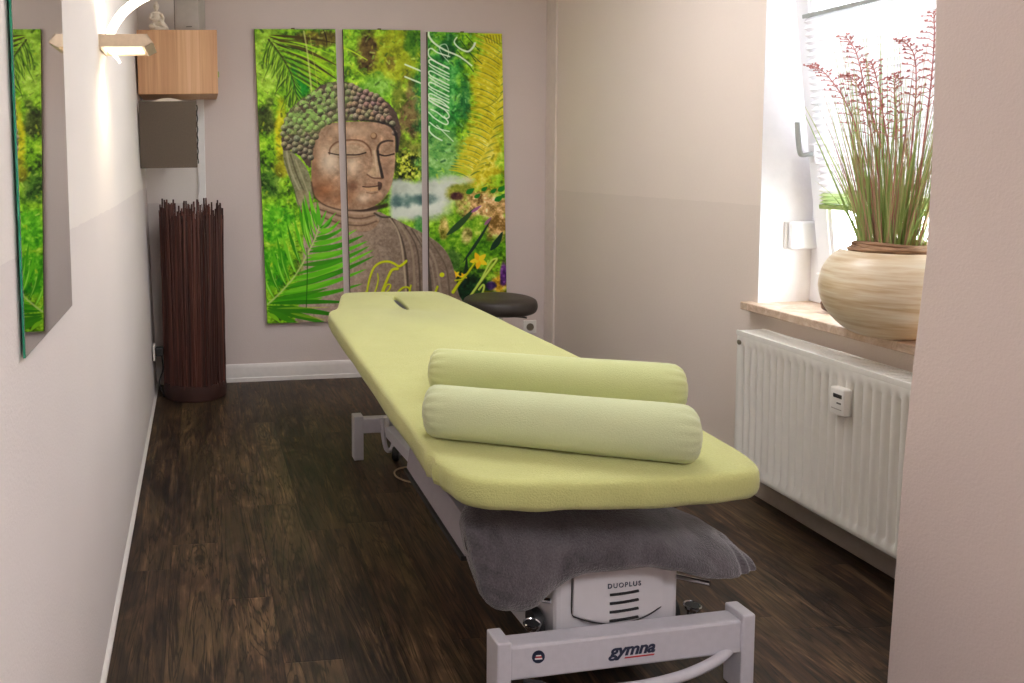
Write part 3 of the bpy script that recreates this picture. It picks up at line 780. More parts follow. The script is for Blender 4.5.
# unseen ceiling panels added as fill light over the entrance side and the table
def added_ceiling_light(x, y, where, mat):
    rt = empty('added_ceiling_light', (x, y, H-.06)); tag(rt, 'unseen square ceiling panel added as fill light above '+where, 'fill light')
    obj('housing', bx((x-.42, y-.42, H-.05), (x+.42, y+.42, H-.0005), .006), M['white'], rt)
    obj('diffuser', bx((x-.40, y-.40, H-.056), (x+.40, y+.40, H-.0505)), M[mat], rt)
added_ceiling_light(.95, -5.2, 'the entrance side of the room', 'diffuser')  # fill added behind the camera, for faces turned towards it
added_ceiling_light(1.25, -1.9, 'the treatment table', 'diffuser_soft')  # second fill panel, added to brighten the room evenly

# ------------------------------------------------------------------ treatment table
def tz(y): return .575+.05*(y+2.97)          # height of the sheet's top: the head end is raised a little
RZ = R(3.6)                                   # the base stands slightly turned
def rot2(x, y):                               # base frame coordinates -> room (a = across, b = towards the head)
    c, s = math.cos(RZ), math.sin(RZ); return (.913+c*x-s*y, -2.940+s*x+c*y)

def table():
    rt = empty('treatment_table', (1.2, -1.95, 0))
    tag(rt, 'height adjustable treatment table with white base and lime green fitted sheet', 'treatment table')
    # --- upholstered top with the fitted sheet
    out = [(.795, -2.5), (.799, -2.78), (.812, -2.865), (.85, -2.935), (.93, -2.965), (1.05, -2.980), (1.2, -2.988), (1.35, -2.986), (1.46, -2.975), (1.515, -2.95), (1.535, -2.87), (1.532, -2.7), (1.531, -2.4),
           (1.520, -2.1), (1.477, -1.77), (1.437, -1.45), (1.400, -1.2), (1.372, -1.07), (1.335, -1.015), (1.22, -1.0), (1.05, -.985), (.95, -.985), (.905, -1.02), (.875, -1.13), (.835, -1.28), (.793, -1.345), (.785, -1.45), (.786, -1.75), (.789, -2.1)]
    P = cat([(x, y, 0) for x, y in out], 6, closed=True); n = len(P)
    nrm = []
    for i in range(n):
        t = (P[(i+1) % n]-P[i-1]).normalized(); nrm.append(Vector((t.y, -t.x, 0)))     # outward for a counter-clockwise outline
    ar = sum(P[i].x*P[(i+1) % n].y-P[(i+1) % n].x*P[i].y for i in range(n))
    if ar < 0: nrm = [-v for v in nrm]
    rnd = random.Random(3)
    ph = [rnd.uniform(0, 6) for _ in range(6)]
    def wob(i):
        a = 2*math.pi*i/n; return sum(math.sin(a*k+ph[j]) for j, k in enumerate((9, 17, 23, 31)))/4
    rings_def = [(-.060, -.064), (-.022, -.069), (-.004, -.064), (.0, -.050), (.001, -.034), (.0, -.016), (-.003, -.007), (-.009, -.002), (-.022, 0.0)]
    bm = bmesh.new(); rings = []
    tuck = Vector((.80, -2.80, 0))
    for d, dz in rings_def:
        ring = []
        for i in range(n):
            w = wob(i)*.004*(1 if dz < -.03 else .25); p = P[i]+nrm[i]*(d+w)
            k = math.exp(-((P[i]-tuck).length/.035)**2)*(1 if -.066 < dz < -.01 else .2)
            p = p-nrm[i]*.012*k*math.cos((P[i].y-tuck.y)*160)
            ring.append(bm.verts.new((p.x, p.y, tz(p.y)+dz+(wob(i+7)*.003 if dz < -.05 else 0)+.006*k)))
        rings.append(ring)
    for r0, r1 in zip(rings, rings[1:]):
        for i in range(n): bm.faces.new((r0[i], r0[(i+1) % n], r1[(i+1) % n], r1[i]))
    bm.faces.new(rings[0][::-1])
    # nose slot: a rounded slit that goes down through the top
    def slot(g, dz, m=40):
        r = []
        for k in range(m):
            a = 2*math.pi*k/m; sx = .0165*math.copysign(abs(math.cos(a))**.8, math.cos(a)); sy = .125*math.copysign(abs(math.sin(a))**.9, math.sin(a))
            x = 1.125+(sx*(1+g)); y = -1.235+sy*(1+g*.2); r.append(bm.verts.new((x+.02*(y+1.235), y, tz(y)+dz)))
        return r
    s0, s1, s2 = slot(.25, 0), slot(0, -.004), slot(-.05, -.016)
    for r0, r1 in ((s0, s1), (s1, s2)):
        for k in range(40): bm.faces.new((r0[k], r0[(k+1) % 40], r1[(k+1) % 40], r1[k]))
    bm.edges.ensure_lookup_table()
    ee = [e for e in bm.edges if (e.verts[0] in rings[-1] and e.verts[1] in rings[-1]) or (e.verts[0] in s0 and e.verts[1] in s0)]
    ee = [e for e in {e for e in ee}]
    bmesh.ops.triangle_fill(bm, use_beauty=True, edges=ee)
    sheet = obj('fitted_sheet', bm, M['lime'], rt, smooth=True, angle=70)
    sheet['label'] = 'lime green terry fitted sheet'
    bm = bmesh.new(); a = []
    for dz, g in ((-.012, -.03), (-.0635, -.12)):
        r = []
        for k in range(40):
            an = 2*math.pi*k/40; sx = .0165*math.copysign(abs(math.cos(an))**.8, math.cos(an)); sy = .125*math.copysign(abs(math.sin(an))**.9, math.sin(an)); y = -1.235+sy*(1+g*.2)
            r.append(bm.verts.new((1.125+sx*(1+g)+.02*(y+1.235), y, tz(y)+dz)))
        a.append(r)
    for k in range(40): bm.faces.new((a[0][k], a[0][(k+1) % 40], a[1][(k+1) % 40], a[1][k]))
    bm.faces.new(a[1])
    obj('slot_lining', bm, M['slot_lining'], sheet, smooth=True)
    # board and upper frame below the cushion
    bm = bmesh.new(); q = [P[i]-nrm[i]*.075 for i in range(0, n, 2)]
    lo = [bm.verts.new((p.x, p.y, tz(p.y)-.085)) for p in q]; hi = [bm.verts.new((p.x, p.y, tz(p.y)-.066)) for p in q]; m = len(q)
    for i in range(m): bm.faces.new((lo[i], lo[(i+1) % m], hi[(i+1) % m], hi[i]))
    bm.faces.new(hi); bm.faces.new(lo[::-1]); obj('base_board', bm, M['dark'], rt)
    for xx in (.935, 1.385):
        bm = bmesh.new(); prism(bm, [(xx, -2.45, tz(-2.45)-.130), (xx+.045, -2.45, tz(-2.45)-.130), (xx+.045, -2.45, tz(-2.45)-.0855), (xx, -2.45, tz(-2.45)-.0855)], (0, 1.2, 1.2*.05))
        obj('upper_rail', bm, M['table_white'], rt)
    for y in (-2.40, -1.5): obj('upper_crossbar', bx((.98, y, tz(y)-.128), (1.385, y+.05, tz(y)-.088), .003), M['table_white'], rt)
    # --- base frame
    def fbox(bm, a0, b0, z0, a1, b1, z1, bev=.004):
        c = [rot2(a, b) for a, b in ((a0, b0), (a1, b0), (a1, b1), (a0, b1))]
        r = bmesh.ops.create_cube(bm, size=1); vs = r['verts']
        for v in vs:
            i = (0 if v.co.x < 0 else 1) if v.co.y < 0 else (3 if v.co.x < 0 else 2)
            v.co = Vector((c[i][0], c[i][1], z0 if v.co.z < 0 else z1))
        if bev: bmesh.ops.bevel(bm, geom=list({e for v in vs for e in v.link_edges}), offset=bev, segments=2, affect='EDGES', profile=.5)
    FW = .642
    # front end: posts, rail, bent foot bar
    for a0 in (-.004, FW-.034):
        bm = bmesh.new(); fbox(bm, a0, -.002, .0005, a0+.034, .060, .196, .004)
        obj('leg', bm, M['table_white'], rt)
    bm = bmesh.new(); fbox(bm, .028, .004, .100, FW-.030, .054, .181, .006)
    rail = obj('front_rail', bm, M['table_white'], rt)
    # lettering and sticker on the rail
    px, py = rot2(.328, .0034)
    text('maker_lettering', 'gymna', .040, (px, py, .143), RZ, M['ink'], rail, shear=.28, bold=.0011, spacing=.98, sx=1.12)
    ux, uy = rot2(.366, .0034); bm = bmesh.new(); c0 = rot2(.313, .0030); c1 = rot2(.383, .0030)
    prism(bm, [(c0[0]-.004, c0[1], .1225), (c1[0], c1[1], .1225), (c1[0]+.002, c1[1], .1255), (c0[0]-.002, c0[1], .1255)], (0, .001, 0))
    obj('red_underline', bm, M['red'], rail)
    ex, ey = rot2(.096, .0034)
    bm = lt([(.0150, 0), (.0150, .0012)], (0, 0, 0), 32); bmesh.ops.rotate(bm, cent=(0, 0, 0), matrix=Matrix.Rotation(R(90), 3, 'X'), verts=bm.verts); bmesh.ops.translate(bm, vec=(ex, ey, .152), verts=bm.verts)
    st = obj('round_sticker', bm, M['ink'], rail)
    bm = bmesh.new(); box(bm, (ex-.0085, ey-.0022, .1465), (ex+.0085, ey-.0008, .1495)); box(bm, (ex-.006, ey-.0022, .1545), (ex+.006, ey-.0008, .1565))
    obj('sticker_print', bm, M['socket'], st)
    bm = bmesh.new(); box(bm, (ex-.0075, ey-.0022, .1505), (ex+.0075, ey-.0008, .1535)); obj('sticker_print', bm, M['red'], st)
    r = lambda a, b, z: (*rot2(a, b), z)
    bar = obj('foot_bar', tb(cat([r(FW-.034, .028, 0.106), r(.53, -.012, 0.100), r(.42, -.040, 0.094), r(.30, -.050, 0.091), r(.18, -.040, 0.090), r(.085, -.014, 0.090)], 7), .0115, 14), M['table_white'], rt, smooth=True)
    obj('bar_end_cap', tb([r(.098, -.018, .089), r(.058, -.004, .089)], .017, 18), M['dark'], bar, smooth=True)
    # motor column between the end of the base and the top
    bm = bmesh.new(); fbox(bm, .182, .085, .06, .502, .40, .311, .012)
    mot = obj('motor_housing', bm, M['table_cream'], rt)
    bm = bmesh.new(); nn = 16; fr = []
    for i in range(nn+1):
        t = i/nn; a = .222+.232*t; bb = .085-.010-.006*math.sin(math.pi*t); zb_ = .192-.028*math.sin(math.pi*t)
        fr.append([bm.verts.new(r(a, .0835, zb_)), bm.verts.new(r(a, bb, zb_+.003)), bm.verts.new(r(a, bb, .309)), bm.verts.new(r(a, .0835, .310))])
    for u, v in zip(fr, fr[1:]):
        for k in range(3): bm.faces.new((u[k], v[k], v[k+1], u[k+1]))
    bm.faces.new(fr[0]); bm.faces.new(fr[-1][::-1])
    fp = obj('front_cover', bm, M['table_cream'], mot, smooth=True, angle=50)
    text('model_lettering', 'DUOPLUS', .0165, r(.348, .0688, .260), RZ, M['ink'], mot, spacing=1.28, bold=.0002)
    bm = bmesh.new()
    for k in range(4):
        zz = .239-.0215*k; pts = [r(.311+.074*t, .0688-.0004*math.sin(math.pi*t), zz+.003*t*t) for t in (0, .25, .5, .75, 1)]
        tube(bm, pts, .0032, 8)
    obj('vent_slot', bm, M['slot_dark'], mot, smooth=True)
    bm = bmesh.new(); tube(bm, cat([r(.221, .082, .309), r(.221, .082, .25), r(.221, .082, .196), r(.235, .0785, .184), r(.28, .0735, .170), r(.338, .0715, .162), r(.40, .0735, .170), r(.442, .0785, .184), r(.456, .082, .196), r(.456, .082, .25), r(.456, .082, .309)], 4), .0014, 6)
    obj('cover_seam', bm, M['dark'], mot, smooth=True)
    # pedals: chrome cups on stems, rods above
    for a in (.132, .556):
        z = .160; bm = bmesh.new()
        lathe(bm, [(.004, -.026), (.011, -.024), (.012, -.008), (.019, -.002), (.0215, .008), (.019, .010), (.014, .004)], (*rot2(a, .105), z), 28)
        p = obj('pedal_cup', bm, M['chrome'], rt, smooth=True)
        obj('pedal_pad', lt([(.0165, 0), (.0175, .003), (.002, .004)], (*rot2(a, .105), z+.0045), 24), M['dark'], p, smooth=True)
        obj('pedal_stem', tb([r(a, .105, .055), r(a, .105, z-.02)], .009, 12), M['chrome'], p, smooth=True)
        obj('pedal_arm', bx((rot2(a, .1)[0]-.012, rot2(a, .1)[1]-.012, .045), (rot2(a, .1)[0]+.012, rot2(a, .1)[1]+.05, .062), .003), M['table_grey'], p)
    for a0, a1 in ((.09, .164), (.535, .580)):
        obj('chrome_rod', tb([r(a0, .14, .225), r(a1, .075, .236)], .0065, 12), M['chrome'], rt, smooth=True)
    for a in (.163, .522):
        bm = bmesh.new(); lathe(bm, [(.010, -.012), (.034, -.011), (.036, 0), (.034, .011), (.010, .012)], (0, 0, 0), 28)
        bmesh.ops.rotate(bm, cent=(0, 0, 0), matrix=Matrix.Rotation(R(90), 3, 'Y'), verts=bm.verts); x, y = rot2(a, .15); bmesh.ops.translate(bm, vec=(x, y, .140), verts=bm.verts)
        obj('pivot_wheel', bm, M['dark'], rt, smooth=True)
    # long members of the base and the lifting parallelogram
    for a in (.22, .40):
        bm = bmesh.new(); fbox(bm, a, .05, .105, a+.05, 1.60, .150, .004); obj('base_beam', bm, M['table_white'], rt)
    bm = bmesh.new(); prism(bm, [(.905, -2.73, .293), (.950, -2.73, .293), (.965, -2.73, .373), (.918, -2.73, .373)], (-.0, .56, .009))
    b1 = obj('side_beam', bm, M['table_grey'], rt); b1['label'] = 'grey side beam below the sheet'
    obj('beam_lip', pr([(.896, -2.73, .281), (.915, -2.73, .281), (.915, -2.73, .293), (.896, -2.73, .293)], (0, .56, .009)), M['dark'], b1)
    bm = bmesh.new(); prism(bm, [(1.46, -2.55, .293), (1.505, -2.55, .293), (1.495, -2.55, .373), (1.45, -2.55, .373)], (-.02, .42, .008)); obj('side_beam', bm, M['table_grey'], rt)
    for y in (-2.48, -2.24):
        bm = bmesh.new(); box(bm, (.952, y, .30), (1.46, y+.05, .345), .003); obj('cross_member', bm, M['table_grey'], rt)
    for y in (-2.32, -1.58):
        for x in (1.12, 1.29):
            bm = bmesh.new(); prism(bm, [(x, y, .075), (x+.03, y, .075), (x+.03, y+.04, .075), (x, y+.04, .075)], (0, .17, tz(y)-.165-.015)); obj('lift_arm', bm, M['table_white'], rt)
    # head end: short cross foot with posts, retractable wheels and their linkage
    hx, hy = .900, -1.318
    for x in (hx, 1.46):
        bm = bmesh.new(); box(bm, (x, hy, .0005), (x+.042, hy+.055, .193), .004); obj('leg', bm, M['table_white'], rt)
    bm = bmesh.new(); box(bm, (hx+.040, hy+.004, .116), (1.462, hy+.05, .180), .005); obj('rear_rail', bm, M['table_white'], rt)
    bm = bmesh.new(); tube(bm, cat([(1.012, hy-.016, .190), (1.022, hy-.016, .12), (1.035, hy-.016, .055), (1.052, hy-.016, .046), (1.066, hy-.016, .07), (1.080, hy-.016, .16)], 6), .010, 10); obj('wheel_linkage', bm, M['table_white'], rt, smooth=True)
    obj('linkage_cylinder', tb([(1.040, hy-.012, .125), (1.037, hy-.012, .19)], .012, 12), M['white'], rt, smooth=True)
    for x in (1.078, 1.40):
        bm = bmesh.new(); lathe(bm, [(.012, -.014), (.030, -.013), (.0335, -.006), (.0335, .006), (.030, .013), (.012, .014)], (0, 0, 0), 28)
        bmesh.ops.rotate(bm, cent=(0, 0, 0), matrix=Matrix.Rotation(R(90), 3, 'Y') @ Matrix.Rotation(R(25), 3, 'X'), verts=bm.verts); bmesh.ops.translate(bm, vec=(x, hy-.02, .0345), verts=bm.verts)
        w = obj('wheel', bm, M['dark'], rt, smooth=True)
        obj('hub', tb([(x-.018, hy-.02, .0345), (x+.018, hy-.02, .0345)], .012, 14), M['table_grey'], w, smooth=True)
    # mains lead looping on the floor
    obj('mains_lead', tb(cat([(1.30, -1.36, .12), (1.26, -1.40, .03), (1.19, -1.44, .0045), (1.10, -1.425, .0045), (1.045, -1.455, .0045), (1.035, -1.52, .0045), (1.08, -1.58, .0045), (1.18, -1.60, .0045), (1.30, -1.585, .0045), (1.36, -1.5, .03), (1.36, -1.44, .09)], 8), .0036, 8), M['cable_beige'], rt, smooth=True)
table()

# ------------------------------------------------------------------ bolsters and blanket
def bolster(a, b, rad, mat, label, seed):
    a, b = Vector(a), Vector(b); ax = (b-a).normalized(); L = (b-a).length; rnd = random.Random(seed)
    side = ax.cross(Vector((0, 0, 1))).normalized(); up = side.cross(ax)
    rt = empty('bolster', (a+b)/2-Vector((0, 0, rad))); tag(rt, label, 'bolster', 'bolsters on the treatment table')
    prof = [(0, .30), (.004, .62), (.012, .82), (.024, .935), (.040, .985), (.07, 1.0)]
    st = prof+[(L*t, 1.0) for t in (.2, .3, .4, .5, .6, .7, .8)]+[(L-s, r) for s, r in reversed(prof)]
    bm = bmesh.new(); seg = 56; rings = []
    for s, r in st:
        ring = []; e = min(s, L-s)
        for k in range(seg):
            an = 2*math.pi*k/seg; rr = rad*r*(1+.012*math.sin(6*s+an*2+seed)+.006*math.sin(23*s+an))
            rr *= 1+.085*math.sin(an*15+seed+.6*math.sin(3*an))*max(0, 1-e/.05)*min(1, r)
            v = a+ax*s+side*math.cos(an)*rr+up*math.sin(an)*rr
            ring.append(bm.verts.new(v))
        rings.append(ring)
    for r0, r1 in zip(rings, rings[1:]):
        for k in range(seg): bm.faces.new((r0[k], r0[(k+1) % seg], r1[(k+1) % seg], r1[k]))
    # rest on the sheet: the underside is pressed flat a little
    for v in bm.verts: v.co.z = max(v.co.z, tz(v.co.y)+.0005)
    obj('cover', bm, mat, rt, smooth=True, angle=80)
    for ring_c, d in ((a, -1), (b, 1)):
        bm = bmesh.new(); tl = Matrix((side, up, ax*d)).transposed()
        lathe(bm, [(rad*.46, -.004), (rad*.30, .0015), (rad*.10, -.001), (.001, -.002)], ring_c, 28, tilt=tl, cap=False)
        obj('end_cap', bm, mat, rt, smooth=True)
rad = .066
def on_sheet(x, y, r): return (x, y, tz(y)+r*.985)
bolster(on_sheet(.815, -2.680, rad), on_sheet(1.392, -2.918, rad), rad, M['pale'], 'pale green bolster roll lying nearest the foot end of the table', 1)
bolster(on_sheet(.918, -2.375, rad), on_sheet(1.548, -2.620, rad), rad, M['pale2'], 'yellow green bolster roll lying behind the paler front roll', 5)

def blanket():
    st = [  # x, low front, high, front y, back y
        (.864, .390, .425, -2.86, -2.81), (.868, .345, .438, -2.88, -2.80), (.878, .288, .450, -2.90, -2.78), (.905, .254, .460, -2.915, -2.75), (.955, .238, .465, -2.925, -2.69), (1.0, .244, .468, -2.92, -2.62),
        (1.045, .275, .468, -2.915, -2.58), (1.10, .312, .466, -2.905, -2.54), (1.21, .318, .456, -2.90, -2.52), (1.32, .316, .434, -2.90, -2.54), (1.38, .300, .412, -2.895, -2.57),
        (1.435, .280, .388, -2.89, -2.60), (1.485, .268, .366, -2.885, -2.64), (1.518, .266, .354, -2.88, -2.67), (1.535, .267, .346, -2.875, -2.69), (1.540, .268, .340, -2.872, -2.69),
        (1.553, .270, .336, -2.872, -2.70), (1.559, .273, .329, -2.868, -2.70), (1.563, .274, .327, -2.866, -2.70), (1.575, .278, .318, -2.865, -2.71), (1.582, .284, .306, -2.86, -2.73)]
    bm = bmesh.new(); rings = []
    for i, (x, zl, zh, yf, yb) in enumerate(st):
        h = zh-zl; s = [(yf+min(.045, (yb-yf)*.18), zl+.004), (yf+.012, zl), (yf-.002, zl+h*.10), (yf-.004, zl+h*.25), (yf+(yb-yf)*.06, zl+h*.5), (yf+(yb-yf)*.20, zl+h*.75), (yf+(yb-yf)*.42, zl+h*.92), (yf+(yb-yf)*.65, zh), (yf+(yb-yf)*.92, zh-.006), (yb, zh-h*.2), (yb, zl+h*.45), (yb-(yb-yf)*.1, zl+h*.35), (yf+(yb-yf)*.5, zl+h*.25), (yf+(yb-yf)*.3, zl+.018)]
        k = .006 if 14 <= i <= 18 and i % 3 == 0 else 0
        rings.append([bm.verts.new((x, y+(k if j < 6 else 0), z)) for j, (y, z) in enumerate(s)])
    m = len(rings[0])
    for r0, r1 in zip(rings, rings[1:]):
        for k in range(m): bm.faces.new((r0[k], r0[(k+1) % m], r1[(k+1) % m], r1[k]))
    bm.faces.new(rings[0][::-1]); bm.faces.new(rings[-1])
    rt = obj('folded_blanket', bm, M['plush'], smooth=True, angle=180)
    sd = rt.modifiers.new('soft', 'SUBSURF'); sd.levels = sd.render_levels = 2
    tex = bpy.data.textures.new('plush_folds', 'CLOUDS'); tex.noise_scale = .07; tex.noise_depth = 2
    dm = rt.modifiers.new('folds', 'DISPLACE'); dm.texture = tex; dm.strength = .014; dm.mid_level = .5; dm.texture_coords = 'GLOBAL'
    tag(rt, 'dark grey plush blanket folded over the base below the sheet', 'blanket')
blanket()

# ------------------------------------------------------------------ the three-piece printed picture
def h2(ix, iy, s):
    n = (ix*374761393+iy*668265263+s*982451653) & 0x7fffffff
    n = ((n ^ (n >> 13))*1274126177) & 0x7fffffff
    n = n ^ (n >> 16)
    return (n & 0xffff)/65535.0
def vnoise(x, y, s):
    ix, iy = np.floor(x).astype(np.int64), np.floor(y).astype(np.int64); fx, fy = x-ix, y-iy
    fx = fx*fx*(3-2*fx); fy = fy*fy*(3-2*fy)
    return (h2(ix, iy, s)*(1-fx)+h2(ix+1, iy, s)*fx)*(1-fy)+(h2(ix, iy+1, s)*(1-fx)+h2(ix+1, iy+1, s)*fx)*fy
def fbm(x, y, sc, s, o=4):
    v = 0; a = .5; t = 0
    for k in range(o):
        v = v+a*vnoise(x/sc+k*7.1, y/sc+k*3.7, s+k); t += a; a *= .55; sc = sc/2.05
    return v/t
sm = lambda a, b, v: np.clip((v-a)/(b-a), 0, 1)**2*(3-2*np.clip((v-a)/(b-a), 0, 1))

class Paint:
    """paints in the print's own design units (x 254..506, y 30..323)"""
    def __init__(s, x, y): s.x, s.y = x, y; s.c = np.zeros((len(x), 3))
    def blend(s, m, col, idx=None):
        col = np.asarray(col, float); m = np.asarray(m)
        if idx is None: s.c = s.c*(1-m[:, None])+(col if col.ndim == 2 else col[None])*m[:, None]
        else: s.c[idx] = s.c[idx]*(1-m[:, None])+(col if col.ndim == 2 else col[None])*m[:, None]
    def near(s, pts, pad):
        p = np.array(pts, float); lo, hi = p.min(0)-pad, p.max(0)+pad
        return np.nonzero((s.x >= lo[0]) & (s.x <= hi[0]) & (s.y >= lo[1]) & (s.y <= hi[1]))[0]
    def sd(s, pts, i):
        """signed distance to a closed polygon (negative inside)"""
        x, y = s.x[i], s.y[i]; d = np.full(len(i), 1e9); ins = np.zeros(len(i), bool); P = list(pts)
        for (ax, ay), (bx_, by) in zip(P, P[1:]+P[:1]):
            ex, ey = bx_-ax, by-ay; L = ex*ex+ey*ey+1e-9; t = np.clip(((x-ax)*ex+(y-ay)*ey)/L, 0, 1)
            d = np.minimum(d, (x-ax-t*ex)**2+(y-ay-t*ey)**2)
            if ay != by: ins ^= ((ay > y) != (by > y)) & (x < (bx_-ax)*(y-ay)/(by-ay)+ax)
        d = np.sqrt(d); return np.where(ins, -d, d)
    def poly(s, pts, col, soft=.8, a=1.0, curve=True, rough=0.0):
        if curve: pts = [(v.x, v.y) for v in cat([(p[0], p[1], 0) for p in pts], 4, True)]
        i = s.near(pts, soft+2+rough)
        if len(i) == 0: return
        d = s.sd(pts, i)
        if rough: d = d+(fbm(s.x[i], s.y[i], 3.5, 5, 3)-.5)*rough*2
        m = np.clip(.5-d/soft, 0, 1)*a
        s.blend(m, col(s.x[i], s.y[i], d) if callable(col) else col, i)
    def stroke(s, pts, w, col, a=1.0, soft=.7, curve=True, taper=True):
        w0, w1 = w if isinstance(w, tuple) else (w, w)
        if curve and len(pts) > 2: pts = [(v.x, v.y) for v in cat([(p[0], p[1], 0) for p in pts], 5)]
        i = s.near(pts, max(w0, w1)+2)
        if len(i) == 0: return
        x, y = s.x[i], s.y[i]; best = np.full(len(i), 1e9); n = len(pts)-1
        for k in range(n):
            (ax, ay), (bx_, by) = pts[k], pts[k+1]; ex, ey = bx_-ax, by-ay; L = ex*ex+ey*ey+1e-9
            t = np.clip(((x-ax)*ex+(y-ay)*ey)/L, 0, 1); ww = (w0+(w1-w0)*(k+t)/n)/2
            best = np.minimum(best, np.sqrt((x-ax-t*ex)**2+(y-ay-t*ey)**2)-ww)
        m = np.clip(.5-best/soft, 0, 1)*a; s.blend(m, col, i)

def leaf(P, a, b, w, col, bend=0.0, a_=1.0):
    (ax, ay), (bx_, by) = a, b; mx, my = (ax+bx_)/2, (ay+by)/2; dx, dy = bx_-ax, by-ay; L = math.hypot(dx, dy)+1e-6
    nx, ny = -dy/L, dx/L; mx += nx*bend; my += ny*bend
    P.poly([(ax, ay), (mx*.6+ax*.4+nx*w/2, my*.6+ay*.4+ny*w/2), (mx*.7+bx_*.3+nx*w*.42, my*.7+by*.3+ny*w*.42), (bx_, by), (mx*.7+bx_*.3-nx*w*.42, my*.7+by*.3-ny*w*.42), (mx*.6+ax*.4-nx*w/2, my*.6+ay*.4-ny*w/2)], col, .7, a_)

def paint_picture(x, y):
    P = Paint(x, y); rnd = random.Random(21)
    n1, n2, n3 = fbm(x, y, 26, 1, 5), fbm(x, y, 9, 2, 4), fbm(x, y, 3.2, 3, 3)
    def mixc(t, stops):
        t = np.clip(t, 0, 1); ks = [k for k, _ in stops]
        return np.stack([np.interp(t, ks, [c[j] for _, c in stops]) for j in range(3)], 1)
    t = .2+.55*n1+.7*(n2-.5)+.8*(n3-.5)
    P.c = mixc(t, [(.05, (34, 52, 8)), (.3, (78, 120, 14)), (.5, (118, 172, 26)), (.7, (152, 200, 44)), (.95, (206, 222, 80))])
    R_ = lambda cx, cy, rx, ry: np.sqrt(((x-cx)/rx)**2+((y-cy)/ry)**2)
    def patch(cx, cy, rx, ry, stops, a=1.0, f=.9, w=1.0):
        m = (1-sm(.55, 1.15, R_(cx, cy, rx, ry)+(n2-.5)*f))*a
        P.blend(m, mixc(.5+(n1-.5)*.5*w+(n2-.5)*1.0*w+(n3-.5)*.9*w, stops))
    # left piece
    patch(266, 62, 16, 40, [(0, (120, 160, 40)), (.5, (164, 204, 66)), (1, (214, 230, 128))])
    patch(298, 78, 11, 18, [(0, (10, 110, 20)), (.6, (30, 150, 40)), (1, (80, 180, 50))])
    patch(318, 40, 24, 9, [(0, (60, 50, 10)), (.5, (110, 100, 30)), (1, (150, 170, 40))])
    patch(318, 66, 22, 16, [(0, (90, 130, 10)), (.5, (140, 180, 20)), (1, (180, 205, 40))])
    patch(266, 118, 12, 18, [(0, (22, 26, 8)), (.5, (54, 66, 20)), (1, (104, 122, 50))])
    patch(280, 128, 7, 34, [(0, (110, 120, 10)), (.5, (190, 186, 14)), (1, (220, 214, 60))])
    patch(270, 182, 15, 18, [(0, (20, 48, 8)), (.5, (74, 116, 30)), (1, (126, 160, 60))])
    patch(282, 166, 9, 12, [(0, (70, 70, 10)), (.5, (140, 136, 20)), (1, (180, 176, 50))])
    patch(276, 222, 22, 26, [(0, (40, 120, 10)), (.5, (98, 182, 28)), (1, (160, 220, 70))])
    patch(272, 262, 20, 28, [(0, (30, 116, 8)), (.5, (74, 164, 14)), (1, (150, 210, 70))])
    # middle piece
    patch(392, 56, 36, 36, [(0, (92, 100, 10)), (.5, (150, 162, 20)), (1, (184, 196, 50))])
    patch(366, 52, 12, 20, [(0, (40, 28, 10)), (.5, (92, 72, 34)), (1, (128, 112, 50))])
    patch(390, 64, 6, 9, [(0, (60, 50, 16)), (.5, (110, 100, 30)), (1, (150, 140, 40))])
    patch(376, 86, 22, 14, [(0, (60, 120, 30)), (.5, (110, 166, 44)), (1, (150, 196, 90))])
    patch(412, 44, 10, 20, [(0, (40, 90, 10)), (.5, (90, 140, 26)), (1, (130, 170, 50))])
    patch(410, 112, 18, 34, [(0, (60, 46, 26)), (.5, (112, 92, 56)), (1, (146, 132, 80))])
    patch(398, 96, 8, 16, [(0, (50, 70, 10)), (.5, (100, 120, 30)), (1, (140, 150, 50))])
    patch(412, 150, 20, 14, [(0, (60, 70, 20)), (.5, (110, 118, 40)), (1, (150, 150, 70))])
    patch(410, 166, 20, 18, [(0, (10, 16, 4)), (.42, (74, 86, 14)), (.6, (168, 176, 50)), (1, (226, 222, 120))], w=1.5)
    # right piece
    patch(438, 92, 26, 70, [(0, (16, 78, 28)), (.45, (48, 140, 54)), (.7, (90, 176, 84)), (1, (150, 206, 130))])
    patch(440, 158, 24, 36, [(0, (64, 128, 60)), (.5, (116, 172, 84)), (1, (178, 210, 150))])
    patch(446, 50, 10, 14, [(0, (10, 60, 24)), (.5, (24, 96, 40)), (1, (70, 140, 70))])
    patch(463, 100, 8, 22, [(0, (10, 60, 30)), (.5, (40, 116, 52)), (1, (120, 170, 80))])
    patch(492, 86, 24, 66, [(0, (138, 132, 8)), (.5, (196, 190, 30)), (1, (228, 224, 118))])
    patch(480, 158, 24, 40, [(0, (150, 140, 10)), (.5, (204, 192, 40)), (1, (230, 222, 130))])
    for k in range(1900):     # countless small leaves catching light
        u, v = rnd.uniform(254, 506), rnd.uniform(30, 323); a = rnd.uniform(0, 6.3); q = rnd.uniform(1.6, 4.2)
        if u > 470 and v < 175: c = rnd.choice(((226, 214, 70), (170, 156, 10), (240, 232, 130), (110, 120, 20)))
        elif u > 424 and v < 170: c = rnd.choice(((40, 118, 50), (110, 180, 96), (20, 74, 34), (150, 206, 130)))
        else: c = rnd.choice(((176, 214, 60), (60, 110, 16), (210, 226, 110), (36, 64, 10), (120, 186, 36), (190, 196, 40)))
        P.stroke([(u, v), (u+q*math.cos(a), v+q*math.sin(a))], rnd.uniform(.8, 2.2), c, rnd.uniform(.2, .65), 1.1)
    # white water and mist
    m = sm(176, 184, y-(n2-.5)*8)*(1-sm(214, 226, y+(n2-.5)*6))*sm(386, 394, x)*(1-sm(450, 474, x+(n1-.5)*30+(y-190)*.5))
